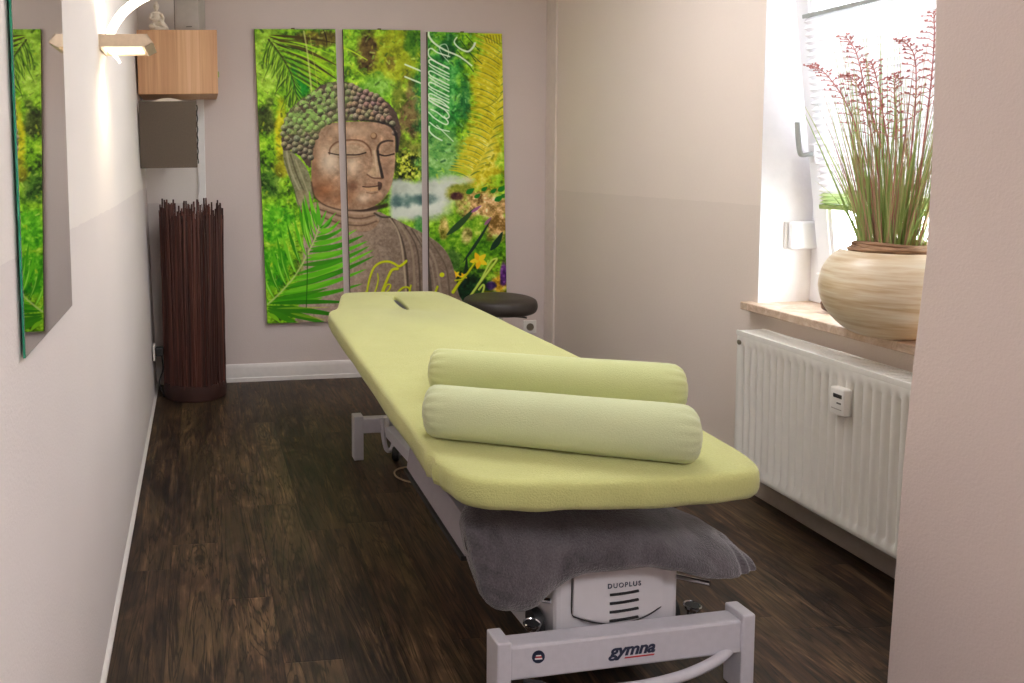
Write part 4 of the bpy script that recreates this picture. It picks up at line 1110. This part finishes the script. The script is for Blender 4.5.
    P.blend(m, mixc(n1*.6+n2*.5, [(.1, (150, 158, 144)), (.5, (192, 198, 186)), (1, (224, 226, 216))]))
    m = (1-sm(.3, 1.1, R_(412, 200, 34, 8)+(n2-.5)*.8)); P.blend(m*.9, mixc(n2, [(.2, (54, 84, 84)), (.6, (92, 122, 114)), (1, (144, 160, 146))]))
    m = (1-sm(.4, 1.1, R_(452, 180, 22, 7)+(n2-.5)*.8))*.75; P.blend(m, (206, 208, 200))
    patch(420, 228, 8, 12, [(0, (20, 80, 40)), (.5, (60, 128, 70)), (1, (110, 160, 100))], a=.8)
    patch(458, 192, 16, 10, [(0, (80, 96, 20)), (.5, (130, 140, 40)), (1, (184, 180, 80))])
    patch(470, 238, 44, 32, [(0, (36, 84, 8)), (.45, (92, 150, 24)), (.75, (130, 178, 40)), (1, (190, 206, 90))])
    patch(486, 206, 32, 16, [(0, (110, 80, 40)), (.42, (186, 150, 92)), (.7, (222, 184, 130)), (1, (240, 220, 180))], w=1.5)
    patch(496, 226, 12, 18, [(0, (120, 90, 40)), (.45, (200, 158, 100)), (1, (240, 214, 170))], w=1.5)
    patch(444, 228, 6, 12, [(0, (90, 90, 20)), (.5, (176, 160, 76)), (1, (226, 206, 140))], w=1.4)
    patch(466, 236, 6, 10, [(0, (100, 96, 40)), (.5, (170, 160, 86)), (1, (214, 200, 140))], w=1.4)
    patch(456, 196, 7, 5, [(0, (40, 10, 30)), (.5, (74, 40, 44)), (1, (120, 84, 60))])
    patch(470, 296, 40, 26, [(0, (6, 22, 12)), (.5, (18, 52, 26)), (1, (60, 110, 50))])
    patch(452, 262, 12, 14, [(0, (30, 60, 20)), (.5, (70, 110, 40)), (1, (110, 140, 60))])
    patch(498, 286, 10, 12, [(0, (150, 110, 20)), (.5, (214, 172, 50)), (1, (236, 212, 120))], w=1.5)
    patch(502, 276, 4, 14, [(0, (56, 24, 80)), (.5, (104, 52, 130)), (1, (150, 100, 170))], w=1.3)
    patch(490, 288, 5, 5, [(0, (30, 20, 60)), (.5, (60, 36, 92)), (1, (90, 70, 120))])
    patch(490, 306, 18, 12, [(0, (160, 120, 10)), (.5, (214, 180, 30)), (1, (120, 160, 60))], w=1.4)
    # dark grass spears and small leaves on the right piece
    for a, b, w, c in (((446, 236), (474, 208), 6, (44, 74, 40)), ((462, 264), (490, 219), 3, (28, 54, 40)), ((462, 290), (466, 258), 4, (20, 44, 34)), ((489, 252), (501, 233), 6, (22, 52, 36)), ((428, 244), (436, 260), 4, (60, 110, 80))):
        leaf(P, a, b, w, c, 1.5)
    leaf(P, (470, 213), (480, 206), 3, (150, 90, 140)); leaf(P, (483, 226), (490, 218), 3, (150, 96, 130))
    for cx, cy, r in ((469, 191, 4), (476, 196, 3), (483, 189, 3), (492, 191, 3), (500, 189, 4), (497, 199, 4), (502, 196, 3)):
        leaf(P, (cx-r, cy+r*.6), (cx+r, cy-r*.6), r*1.3, (30, 116, 34), .5)
    for cx, cy, r in ((478, 262, 9), (456, 276, 4), (463, 278, 4)):
        for k in range(5):
            an = 2*math.pi*k/5+.5; leaf(P, (cx, cy), (cx+r*math.cos(an), cy+r*math.sin(an)), r*.55, (238, 178, 22) if k % 2 else (248, 200, 40))
    # yellow fern, upper right
    sp = cat([(503, 34, 0), (499, 70, 0), (495, 108, 0), (484, 150, 0), (468, 176, 0)], 14)
    for k, p in enumerate(sp[2:]):
        f = k/len(sp); L = 30-10*f
        c = (214, 200, 60) if k % 2 else (196, 184, 30)
        leaf(P, (p.x, p.y), (p.x-L, p.y-6-12*(1-f)+(k % 3)), 1.9, c, 2, .75)
        if k % 2 == 0: leaf(P, (p.x-1, p.y+1.6), (p.x-L*.85, p.y-3-9*(1-f)), 1.0, (52, 96, 50), 2, .55)
        leaf(P, (p.x, p.y), (p.x+12, p.y-8), 1.6, (206, 194, 60), -1, .6)
        if k % 3 == 0: leaf(P, (p.x+1, p.y), (p.x+11, p.y-5), 1.5, (60, 104, 40), -1, .7)
    for k in range(9): P.stroke([(482+3*k, 36), (485+2.6*k, 43+k*.3)], 1.0, (104, 104, 10), .6)
    P.stroke([(470, 108), (484, 107), (494, 101), (500, 94)], (1.4, .8), (150, 150, 20), .9)
    for a, b in (((464, 36), (478, 52)), ((458, 40), (474, 62)), ((456, 52), (472, 72)), ((462, 48), (480, 64))): P.stroke([a, b], .9, (16, 60, 26), .7)
    # palm blades, upper left
    for a, b, w, c in (((268, 36), (338, 44), 2.6, (66, 54, 8)), ((268, 37), (338, 66), 3.2, (76, 66, 14)), ((272, 42), (338, 80), 2.8, (56, 50, 10)), ((282, 54), (338, 102), 2.2, (70, 70, 14)), ((268, 36), (330, 54), 2.4, (150, 200, 30)), ((276, 46), (338, 74), 2.4, (156, 206, 30)), ((280, 52), (326, 92), 2.2, (96, 170, 24)), ((286, 60), (316, 92), 2.0, (30, 120, 30)), ((322, 30), (326, 48), 1.2, (40, 30, 10))):
        leaf(P, a, b, w, c, -2)
    for k, p in enumerate(cat([(268, 40, 0), (282, 58, 0), (292, 78, 0), (297, 102, 0)], 9)):
        leaf(P, (p.x, p.y), (p.x-5+.5*k*.4, p.y+26), 1.5, ((70, 110, 14), (150, 190, 40), (44, 70, 12))[k % 3], 1.5, .8)
        leaf(P, (p.x, p.y), (p.x+9, p.y+12), 1.5, ((40, 90, 14), (120, 180, 30))[k % 2], 1, .8)
    P.stroke([(268, 40), (282, 58), (292, 78), (297, 102)], (1.8, .8), (60, 54, 20), .8)
    for k in range(26):
        f = k/25; px_, py_ = 270+40*f*.7, 38+60*f
        leaf(P, (px_, py_), (px_-8-6*math.sin(k*1.3), py_+22+6*math.cos(k)), 1.3, ((36, 62, 10), (120, 172, 30), (64, 104, 14), (170, 204, 70))[k % 4], 1.2, .75)
    for k in range(14):
        f = k/13; leaf(P, (272+18*f, 40+34*f), (300+36*f*.9+6, 44+62*f), 1.6, ((70, 66, 14), (150, 196, 34), (46, 52, 10), (110, 170, 26))[k % 4], -1.5, .8)
    P.stroke([(303, 32), (307, 56), (311, 92)], (1.6, 1.8), (196, 200, 120), .7); P.stroke([(309, 36), (313, 60), (317, 86)], 1.0, (190, 196, 80), .5)
    P.stroke([(336, 46), (350, 51), (366, 60)], (2, .8), (176, 204, 40)); P.stroke([(336, 62), (350, 66), (364, 76)], (2, .8), (160, 196, 40), .9)
    # ------------------------------------------------ stone figure
    grain = (n3-.5)*46+(fbm(x, y, 1.6, 9, 2)-.5)*30
    def stone(base, k=1.0):
        def f(px, py, d):
            i = P._i; return np.clip(np.array(base)[None]+(grain[i]*k)[:, None]*np.array([1, .95, .9]), 0, 255)
        return f
    def spoly(pts, base, soft=1.0, k=1.0, a=1.0, curve=True, rough=0):
        pp = [(v.x, v.y) for v in cat([(p[0], p[1], 0) for p in pts], 4, True)] if curve else pts
        P._i = P.near(pp, soft+2+rough); P.poly(pp, stone(base, k), soft, a, False, rough)
    # chest and robe
    body = [(314, 206), (304, 222), (303, 250), (304, 290), (306, 326), (462, 326), (458, 296), (455, 276), (448, 256), (438, 243), (420, 231), (398, 221), (384, 213), (374, 210), (340, 208)]
    spoly(body, (154, 133, 116), 1.0, 1.0)
    i = P.near(body, 0); d = P.sd(body, i); shade = np.clip(.5-d/1.0, 0, 1)
    lx = (x[i]-345)/70; P.c[i] *= (1-shade[:, None]*.20*np.clip(lx, -.3, 1)[:, None])
    spoly([(303, 246), (330, 240), (352, 244), (352, 322), (303, 322)], (156, 134, 124), 8, 1.0, .7)
    robe = [(390, 217), (400, 232), (406, 256), (409, 290), (410, 326), (462, 326), (457, 290), (450, 260), (438, 244), (420, 232), (402, 222)]
    spoly(robe, (126, 108, 94), 1.0, .8)
    for q, w, c in (([(392, 218), (402, 238), (407, 262), (409, 292), (409, 322)], 2.4, (58, 48, 40)), ([(399, 222), (411, 244), (415, 270), (417, 322)], 3.0, (150, 132, 112)), ([(404, 224), (417, 246), (421, 276), (422, 322)], 1.8, (70, 58, 48)), ([(412, 229), (426, 252), (431, 282), (434, 322)], 2.6, (70, 60, 52)), ([(420, 234), (434, 258), (440, 286), (444, 322)], 2.6, (156, 140, 122)), ([(416, 232), (431, 262), (437, 300)], 1.2, (160, 144, 128)), ([(430, 240), (446, 268), (450, 300)], 1.6, (86, 72, 60)), ([(388, 216), (397, 228), (402, 246), (405, 270), (407, 292)], 2.0, (186, 168, 142))):
        P.stroke(q, (w*.5, w), c, .75, 1.4)
    P.stroke([(352, 224), (365, 230), (370, 226), (379, 220)], 1.3, (92, 74, 60), .6, 1.4); P.stroke([(378, 243), (384, 246), (392, 246), (394, 252)], 1.5, (108, 92, 78), .5, 1.6)
    # neck with its folds
    spoly([(314, 200), (374, 204), (374, 214), (379, 219), (375, 226), (366, 230), (350, 229), (330, 222), (312, 212)], (150, 122, 100), 1.0, .8)
    P.stroke([(316, 206), (338, 213), (358, 217), (374, 214)], 1.4, (84, 62, 48), .8, 1.2); P.stroke([(318, 203), (340, 209), (360, 212), (374, 210)], 2.6, (176, 150, 126), .7, 1.4)
    P.stroke([(320, 214), (342, 222), (362, 224), (376, 220)], 1.4, (90, 68, 54), .8, 1.2); P.stroke([(318, 210), (342, 217), (362, 220), (375, 217)], 2.4, (172, 146, 124), .6, 1.4)
    P.stroke([(346, 205), (360, 208), (374, 207), (386, 204)], 4, (46, 34, 28), .85, 1.8); P.stroke([(374, 212), (382, 216), (390, 216)], 1.8, (50, 44, 36), .8, 1.2)
    # ear
    ear = [(283, 144), (288, 147), (298, 156), (306, 166), (311, 180), (313, 194), (311, 204), (306, 210), (300, 208), (296, 200), (294, 188), (288, 174), (283, 158)]
    spoly(ear, (126, 122, 92), .9, .9)
    for q, c, w in (([(286, 150), (290, 168), (298, 186), (304, 196)], (172, 164, 134), 1.8), ([(290, 153), (296, 172), (304, 190)], (76, 70, 48), 1.4), ([(295, 158), (302, 176), (308, 192)], (164, 154, 122), 1.4), ([(284, 156), (290, 176), (296, 196), (300, 206)], (80, 84, 46), 1.0)): P.stroke(q, w, c, .7, 1.0)
    spoly([(296, 190), (304, 188), (311, 196), (311, 205), (306, 210), (300, 208)], (150, 134, 104), 2, .8, .7)
    P.stroke([(311, 197), (311, 205), (306, 209.5), (301, 208.5)], (2, 3), (104, 62, 40), .7, 1.2)
    # face
    face = [(318, 131), (326, 122.5), (346, 120.5), (368, 120.5), (384, 122), (391, 126), (394.5, 136), (395, 152), (394, 170), (391, 184), (386, 194), (378, 202), (366, 207.5), (352, 208), (336, 206), (322, 201), (314, 193), (311, 180), (311, 160), (313, 144)]
    spoly(face, (158, 126, 102), .9, .85)
    pp = [(v.x, v.y) for v in cat([(p[0], p[1], 0) for p in face], 4, True)]
    i = P.near(pp, 1); d = P.sd(pp, i); ins = np.clip(.5-d/1.2, 0, 1); xx, yy = x[i], y[i]
    def glow(cx, cy, rx, ry, col, a):
        m = np.exp(-(((xx-cx)/rx)**2+((yy-cy)/ry)**2))*a*ins; P.blend(m, col, i)
    glow(352, 128, 26, 7, (168, 140, 116), .6); glow(328, 160, 12, 14, (196, 178, 156), .75); glow(350, 165, 10, 11, (188, 166, 142), .6); glow(339, 150, 12, 8, (166, 140, 114), .5)
    glow(322, 188, 14, 12, (142, 88, 54), .75); glow(344, 196, 14, 8, (134, 88, 58), .6); glow(352, 184, 5, 6, (90, 56, 40), .7); glow(364, 196, 9, 5, (190, 166, 142), .6)
    glow(386, 172, 8, 16, (136, 104, 86), .6); glow(389, 190, 6, 9, (158, 126, 104), .5); glow(314, 168, 5, 26, (116, 80, 56), .6); glow(376, 202, 14, 4, (96, 66, 50), .6); glow(390, 132, 6, 8, (120, 92, 74), .5); glow(334, 127, 10, 5, (150, 118, 92), .4)
    mott = (fbm(xx, yy, 5.5, 31, 3)-.5); P.c[i] = np.clip(P.c[i]*(1+(mott*.42*ins)[:, None]), 0, 255)
    glow(330, 158, 6, 8, (222, 206, 188), .55); glow(352, 163, 5, 7, (214, 196, 174), .5); glow(362, 197, 5, 4, (220, 200, 176), .5); glow(348, 130, 14, 4, (196, 168, 144), .5); glow(320, 146, 5, 9, (176, 146, 120), .5); glow(366, 130, 8, 5, (176, 146, 118), .4)
    # brow ridges, lids, eyes
    P.stroke([(329, 152), (330, 146), (336, 140.5), (346, 138.6), (357, 138.8), (364, 141.5), (369, 147), (371.5, 154)], (1.4, 1.6), (98, 66, 48), .85, 1.1)
    P.stroke([(331, 148), (338, 142.5), (348, 140.8), (358, 141.2), (365, 145)], 1.6, (184, 160, 134), .6, 1.4)
    spoly([(331, 151), (340, 144), (352, 143), (362, 146), (365, 151), (354, 152.5), (340, 152.5)], (168, 144, 120), 1.6, .8, .75)
    P.stroke([(328, 150.8), (338, 152.8), (348, 153.2), (357, 153.2), (365, 151.2)], (1.0, 1.4), (40, 28, 22), .95, .8); P.stroke([(338, 155.4), (350, 156.2), (362, 154.2)], .9, (118, 90, 70), .6, 1.1)
    P.stroke([(377, 154), (377, 147), (380, 142), (386, 139.8), (392, 140)], (2.6, 1.6), (56, 42, 36), .95, 1.0)
    spoly([(380, 152), (382, 146), (388, 143.5), (393, 145), (393.5, 151), (386, 153)], (142, 114, 92), 1.4, .8, .8)
    P.stroke([(378.5, 153.2), (385, 154.6), (393.5, 152.8)], 1.5, (38, 28, 24), .95, .8)
    # nose
    spoly([(371, 150), (375, 150), (378, 160), (380.5, 170), (381, 175), (375, 176.5), (369, 174.5), (366.5, 172.5), (370, 168), (372, 160)], (176, 148, 120), 1.4, .8, .85)
    P.stroke([(373.5, 150), (375, 160), (376.5, 170)], 1.8, (204, 182, 156), .6, 1.4)
    P.stroke([(377.3, 150), (378, 158), (380, 167), (382, 176)], (2.0, 3.0), (44, 34, 32), .95, 1.0)
    P.stroke([(366.5, 173), (371, 176), (376, 177), (381.5, 177)], 1.3, (84, 58, 44), .85, 1.0)
    glow(371, 171.5, 3.5, 2.5, (196, 166, 132), .6)
    # mouth
    spoly([(362.5, 184.5), (368, 181.5), (373, 182), (378.5, 181.5), (379, 184), (372, 185), (366, 185.5)], (150, 116, 94), .9, .6)
    spoly([(364, 186.5), (371, 185.8), (378, 185.5), (377, 189), (371.5, 190), (367, 189)], (184, 146, 112), .9, .6)
    P.stroke([(362, 185), (367, 185.6), (373, 185.2), (380, 184.2)], 1.1, (62, 40, 32), .95, .8); spoly([(377.5, 180.5), (381.5, 182), (381, 187), (378, 189), (377.5, 185)], (62, 44, 38), 1.0, .5, .9)
    P.stroke([(366, 191), (371, 192), (377, 191)], 1.0, (110, 78, 60), .7, 1.2)
    # forehead mark
    P._i = P.near([(369, 131), (377, 139)], 1); d = np.hypot(x-373, y-134.8); P.blend(np.clip(.5-(d-3.3)/.8, 0, 1), (104, 74, 54)); d = np.hypot(x-372.6, y-134.3); P.blend(np.clip(.5-(d-2.5)/1.2, 0, 1), (168, 134, 102))
    # jaw outline
    P.stroke([(311, 180), (314, 194), (323, 202), (337, 207), (353, 209), (367, 208.3), (379, 203), (387, 195)], 1.5, (66, 46, 36), .7, 1.3)
    P.stroke([(393, 128), (395.5, 140), (395.8, 155), (394.6, 170)], 1.1, (70, 54, 44), .6, 1.2)
    # curls of the hair
    hair = [(283, 148), (281, 138), (283, 124), (287, 112), (296, 102), (308, 93), (320, 85), (334, 80.5), (348, 82), (362, 89), (378, 96), (391, 106), (398, 118), (400, 130), (398.5, 146), (396, 150), (394.5, 134), (390, 125), (380, 121), (364, 119.5), (346, 120), (328, 122), (319, 130), (314, 142), (311.5, 156), (309, 166), (304, 160), (298, 152), (290, 148)]
    spoly(hair, (82, 66, 58), 1.0, .6, 1.0, True, 1.2)
    rows = 8; ctr = (352, 150)
    for rI in range(rows):
        f = rI/(rows-1); cnt = 20+rI*2
        for k in range(cnt):
            a = math.pi*(1.06-1.16*(k+.5*(rI % 2))/cnt)
            rx, ry = 43+f*29, 30+f*41
            cx, cy = ctr[0]-6*f+rx*math.cos(a)*(1.0 if math.cos(a) < 0 else .66+.02*f)+rnd.uniform(-1, 1), ctr[1]-ry*math.sin(a)*.98+rnd.uniform(-1, 1)
            h = P.sd(hair, np.array([0])) if False else None
            if not inside(hair, cx, cy, 1.2): continue
            moss = max(0, min(1, (352-cx)/40))*max(0, min(1, (150-cy)/34))*rnd.uniform(.1, 1.0)+.10*rnd.random(); moss = min(.85, moss)
            st = (142+rnd.uniform(-14, 14), 124+rnd.uniform(-12, 12), 108+rnd.uniform(-10, 10)); gr = (140, 170, 98)
            c = tuple(u*(1-moss)+v*moss for u, v in zip(st, gr)); r = rnd.uniform(2.7, 3.5)
            ii = P.near([(cx-r, cy-r), (cx+r, cy+r)], 1.5); dx, dy = P.x[ii]-cx, P.y[ii]-cy; d = np.hypot(dx, dy*1.05)
            lit = np.clip(.70-.55*(dx*.45+dy*.9)/r, .18, 1.35)
            P.blend(np.clip(.5-(d-r)/.8, 0, 1)*.95, np.clip(np.array(c)[None]*lit[:, None]*1.12, 0, 250), ii)
            ii = P.near([(cx-2, cy-2), (cx+2, cy+2)], 1); d = np.hypot(P.x[ii]-cx+.5, P.y[ii]-cy+.7)
            P.blend(np.clip(.5-(d-.8)/.8, 0, 1)*.6, np.clip(np.array(c)*1.35, 0, 245), ii)
    i = P.near(hair, 2); d = P.sd(hair, i); m = np.clip(.5-d/1.5, 0, 1)*(1-sm(310, 360, x[i]))*(1-sm(120, 150, y[i]))*.35*sm(.3, .7, n2[i]); P.blend(m, (158, 200, 96), i)
    mo = fbm(x[i], y[i], 4.2, 77, 3); m = np.clip(.5-d/1.5, 0, 1)*(1-sm(322, 362, x[i]))*(1-sm(112, 150, y[i]))*sm(.50, .66, mo)*.8; P.blend(m, np.array([[150, 188, 96]])*(.72+.5*n3[i])[:, None], i)
    P.stroke([(366, 119.5), (380, 121.5), (391, 126), (396, 136), (396.5, 150)], (1.4, 3.4), (34, 28, 30), .85, 1.3)
    # ------------------------------------------------ palm frond, lower left
    greens = ((66, 150, 10), (90, 176, 22), (52, 132, 6), (112, 190, 36))
    S = cat([(267, 303, 0), (280, 291, 0), (296, 272, 0), (308, 250, 0), (315, 236, 0), (319, 224, 0)], 5); ns = len(S)
    tips = [(362, 283), (366, 268), (374, 255), (373, 249), (369, 245), (367, 240), (363, 234), (356, 228), (348, 222), (340, 218), (332, 216)]
    for k in range(len(tips)):
        p = S[int(2+(ns-4)*k/(len(tips)-1))]
        leaf(P, (p.x, p.y), tips[k], 5.2 if k < 7 else 3.6, greens[k % 4], 3.2)
        q = S[int(1+(ns-4)*k/(len(tips)-1))]; leaf(P, (q.x, q.y), ((tips[k][0]+q.x)/2+8, (tips[k][1]+q.y)/2+4), 4.5, greens[(k+1) % 4], 2, .9)
    for b, w, c, a0 in (((352, 301), 4.5, (44, 120, 6), (268, 302)), ((348, 316), 5.5, (48, 118, 10), (267, 305)), ((330, 324), 6.5, (52, 120, 10), (267, 307)), ((300, 326), 6, (60, 130, 10), (267, 309)), ((280, 322), 4, (120, 180, 30), (267, 312))): leaf(P, a0, b, w, c, -1.5)
    leaf(P, (276, 307), (330, 306), 2.0, (176, 204, 60), 0, .5); leaf(P, (290, 312), (326, 319), 3, (168, 190, 50), 0, .5)
    for k in range(15):
        p = S[int((ns-1)*k/14)]; f = k/14
        leaf(P, (p.x, p.y), (p.x-9-10*(1-f)+rnd.uniform(-2, 2), p.y-30-14*math.sin(f*3)+rnd.uniform(-4, 4)), 3.4, greens[(k*3+1) % 4], -2)
        leaf(P, (p.x-1, p.y-1), (p.x-4-8*(1-f), p.y-24-8*math.sin(f*3)), 1.1, (176, 220, 100), -2, .6)
    leaf(P, (320, 224), (312, 208), 4.5, (74, 160, 26)); leaf(P, (319, 224), (317, 200), 4, (84, 168, 30)); leaf(P, (319, 226), (326, 208), 2.6, (90, 170, 40)); leaf(P, (320, 228), (336, 210), 2.2, (90, 170, 40))
    P.stroke([(v.x, v.y) for v in S[::3]], (1.8, 1.2), (178, 196, 120), .8); P.stroke([(306.5, 246), (307, 272), (306, 306)], 1.0, (28, 84, 8), .75)
    # ------------------------------------------------ lettering
    L = (186, 192, 20); D = (120, 122, 20)
    def script(q, w, c=L): P.stroke([(u+.5, v+.7) for u, v in q], w, D, .6, 1.0); P.stroke(q, w, c, 1.0, .7)
    script([(367, 311), (366, 302), (368, 283), (373, 268), (380, 262), (388, 261), (394, 263), (399, 266), (403, 264.5), (407, 261)], (1.6, 2.4))
    script([(366, 291), (370, 297), (375, 291), (378, 280), (377.5, 273)], (2.0, .9)); script([(398, 268.5), (392, 270), (387, 280), (382, 292), (378, 304)], (2.6, 2.2))
    script([(384, 294), (389, 290), (391, 285), (387, 285), (384, 292), (385, 300)], 1.3); script([(399, 292), (404, 288), (409, 288), (411, 292), (406, 300)], 1.8); script([(412, 286), (409, 298)], 1.6)
    script([(438, 288), (434, 300), (432, 310)], 2.0); d = np.hypot(x-442.3, y-276); P.blend(np.clip(.5-(d-2.4)/.8, 0, 1), L)
    script([(453, 294), (460, 283), (466, 276), (474, 264)], (3.0, 1.4)); script([(455, 282), (462, 281)], 1.4)
    script([(470, 298), (478, 286), (488, 272), (495, 262), (494, 260.5), (489, 264), (481, 280), (476, 288)], (2.2, 1.6), (186, 206, 92)); script([(478, 292), (482, 287), (483, 290), (480, 300)], 1.8, (186, 206, 92))
    wht = (214, 226, 206)
    def wr(q, w=1.4, a=.92): P.stroke(q, w, wht, a, .7)
    # the long word that runs down the right piece
    wr([(427, 31), (427.5, 37), (433, 44), (444, 51), (458, 57), (470, 66)], (2.2, 1.5)); wr([(455, 38), (452.5, 43), (458, 49), (466, 52), (471, 48), (473, 44)], (1.2, 2.4)); wr([(447, 62), (440, 54), (438, 47), (444, 45), (447, 52), (446, 58)], 1.0, .7)
    wr([(448, 57), (436, 53), (430, 49), (427, 51), (428, 57), (436, 63), (447, 68)], 1.4)
    y0_ = 60
    for k in range(4):
        yy = y0_+k*11.2
        wr([(447.5, yy+9), (438, yy+4), (430, yy), (427.5, yy+1.5), (430, yy+5), (438, yy+9), (447.5, yy+14)], 1.35); wr([(428, yy+6), (437, yy+12), (447.5, yy+17)], 1.2, .85)
    wr([(447, 107), (440, 101), (430, 98), (428, 100), (434, 104), (444, 110), (448, 116), (444, 118), (436, 112), (430, 109)], 1.3)
    wr([(428, 112), (434, 118), (444, 124), (447, 122), (443, 116)], 1.3); wr([(429, 122), (437, 128), (448, 131)], 1.2); wr([(428.5, 126), (429, 131), (434, 136), (441, 140)], 1.5); wr([(436, 125), (444, 133), (452, 141)], 1.1, .8)
    wr([(404, 64.5), (420, 71)], 1.6); wr([(404, 76.5), (420, 83)], 1.6)
    return 108+(P.c-108)*1.06

def inside(poly, px, py, pad):
    ins = False; n = len(poly)
    for k in range(n):
        (ax, ay), (bx_, by) = poly[k], poly[k-1]
        if (ay > py) != (by > py) and px < (bx_-ax)*(py-ay)/(by-ay)+ax: ins = not ins
    return ins

def picture_panel(world, design, label):
    """world / design: corners TL, TR, BR, BL as (x, z) on the wall and (u, v) in the print"""
    (tl, tr, br, bl) = [Vector((p[0], 0, p[1])) for p in world]; y_f, y_b = -.030, -.004
    rt = empty('picture_panel', (bl+br)/2+Vector((0, y_b, 0)))
    tag(rt, label, 'picture', 'three part stone buddha picture')
    bm = bmesh.new(); prism(bm, [(p.x, y_f, p.z) for p in (tl, tr, br, bl)], (0, y_b-y_f, 0)); obj('canvas', bm, M['canvas_edge'], rt)
    nx, nz = 190, 700; s, t = np.meshgrid(np.linspace(0, 1, nx), np.linspace(0, 1, nz)); s, t = s.ravel(), t.ravel()
    def bil(q): q = np.array(q, float); return (q[0][None]*((1-s)*(1-t))[:, None]+q[1][None]*(s*(1-t))[:, None]+q[2][None]*(s*t)[:, None]+q[3][None]*((1-s)*t)[:, None])
    wv, dv = bil(world), bil(design)
    co = np.stack([wv[:, 0], np.full(len(s), y_f-.0006), wv[:, 1]], 1).astype(np.float32)
    idx = np.arange(nx*nz).reshape(nz, nx); quads = np.stack([idx[:-1, :-1], idx[1:, :-1], idx[1:, 1:], idx[:-1, 1:]], -1).reshape(-1, 4)
    me = bpy.data.meshes.new('printed_face'); me.vertices.add(len(co)); me.vertices.foreach_set('co', co.ravel())
    me.loops.add(quads.size); me.loops.foreach_set('vertex_index', quads.ravel().astype(np.int32))
    me.polygons.add(len(quads)); me.polygons.foreach_set('loop_start', np.arange(0, quads.size, 4, dtype=np.int32))
    me.update(calc_edges=True); me.validate()
    c = np.clip(paint_picture(dv[:, 0], dv[:, 1])*PRINT_GAIN, 0, 255)/255
    l = np.where(c <= .04045, c/12.92, ((c+.055)/1.055)**2.4)
    at = me.color_attributes.new('print', 'FLOAT_COLOR', 'POINT'); at.data.foreach_set('color', np.concatenate([l, np.ones((len(l), 1))], 1).astype(np.float32).ravel())
    obj('printed_face', None, M['print'], rt, me=me)
    mx = (tl+tr)/2+Vector((-.01, 0, 0))
    bm = bmesh.new(); box(bm, (mx.x-.010, -.016, mx.z-.004), (mx.x+.010, -.0015, mx.z+.010), .002); obj('hanger', bm, M['canvas_edge'], rt)
PRINT_GAIN = np.array([1.10, 1.12, 1.12])
picture_panel([(.598, 2.027), (1.060, 2.026), (1.098, .340), (.644, .344)], [(254, 30), (334.5, 30), (345, 320.5), (267, 322.5)], 'left canvas of the picture, with palm fronds and the ear of the stone head')
picture_panel([(1.104, 2.026), (1.555, 2.020), (1.567, .350), (1.137, .343)], [(342, 30), (419, 31), (425, 319), (350.5, 320.5)], 'middle canvas of the picture, with the closed-eyed stone face')
picture_panel([(1.597, 2.012), (2.039, 2.000), (2.080, .350), (1.608, .350)], [(426, 32.5), (500, 34.5), (505.5, 318), (431, 319)], 'right canvas of the picture, with white lettering and yellow fern')

# ------------------------------------------------------------------ daylight, camera
w = bpy.data.worlds.new('overcast_sky'); scn.world = w; w.use_nodes = True
bg = w.node_tree.nodes['Background']; bg.inputs[0].default_value = (.93, .97, 1.0, 1); bg.inputs[1].default_value = 4.2
l = bpy.data.lights.new('window_portal', 'AREA'); l.shape = 'RECTANGLE'; l.size = .95; l.size_y = 1.55
l.cycles.is_portal = True
o = bpy.data.objects.new('window_portal', l); COL.objects.link(o); o.location = (W+.30, (NY0+NY1)/2, (NZ0+NZ1)/2)
o.rotation_euler = (R(90), 0, R(90))

cam = bpy.data.cameras.new('camera'); co = bpy.data.objects.new('camera', cam); COL.objects.link(co)
cam.sensor_fit = 'HORIZONTAL'; cam.sensor_width = 36; cam.lens = 36*800.03/1024; cam.shift_x = 236.96/1024; cam.shift_y = -118.5/1024; cam.clip_start = .02
yaw, pitch, roll = R(5.3673), R(4.3862), R(-.9156)
f = Vector((math.sin(yaw)*math.cos(pitch), math.cos(yaw)*math.cos(pitch), -math.sin(pitch))); rr = Vector((math.cos(yaw), -math.sin(yaw), 0)); uu = rr.cross(f)
r2 = rr*math.cos(roll)+uu*math.sin(roll); u2 = uu*math.cos(roll)-rr*math.sin(roll)
m3 = Matrix((r2, u2, -f)).transposed(); co.matrix_world = Matrix.Translation((.26838, -4.6005, 1.28)) @ m3.to_4x4()
scn.camera = co
vs = scn.view_settings; vs.view_transform = 'Standard'; vs.look = 'None'; vs.gamma = 1; vs.use_curve_mapping = False; vs.exposure = 1.75
cy = scn.cycles; cy.use_denoising = True; cy.max_bounces = 10; cy.diffuse_bounces = 6; cy.transmission_bounces = 8; cy.transparent_max_bounces = 8; cy.sample_clamp_indirect = 6; cy.caustics_reflective = False; cy.caustics_refractive = False
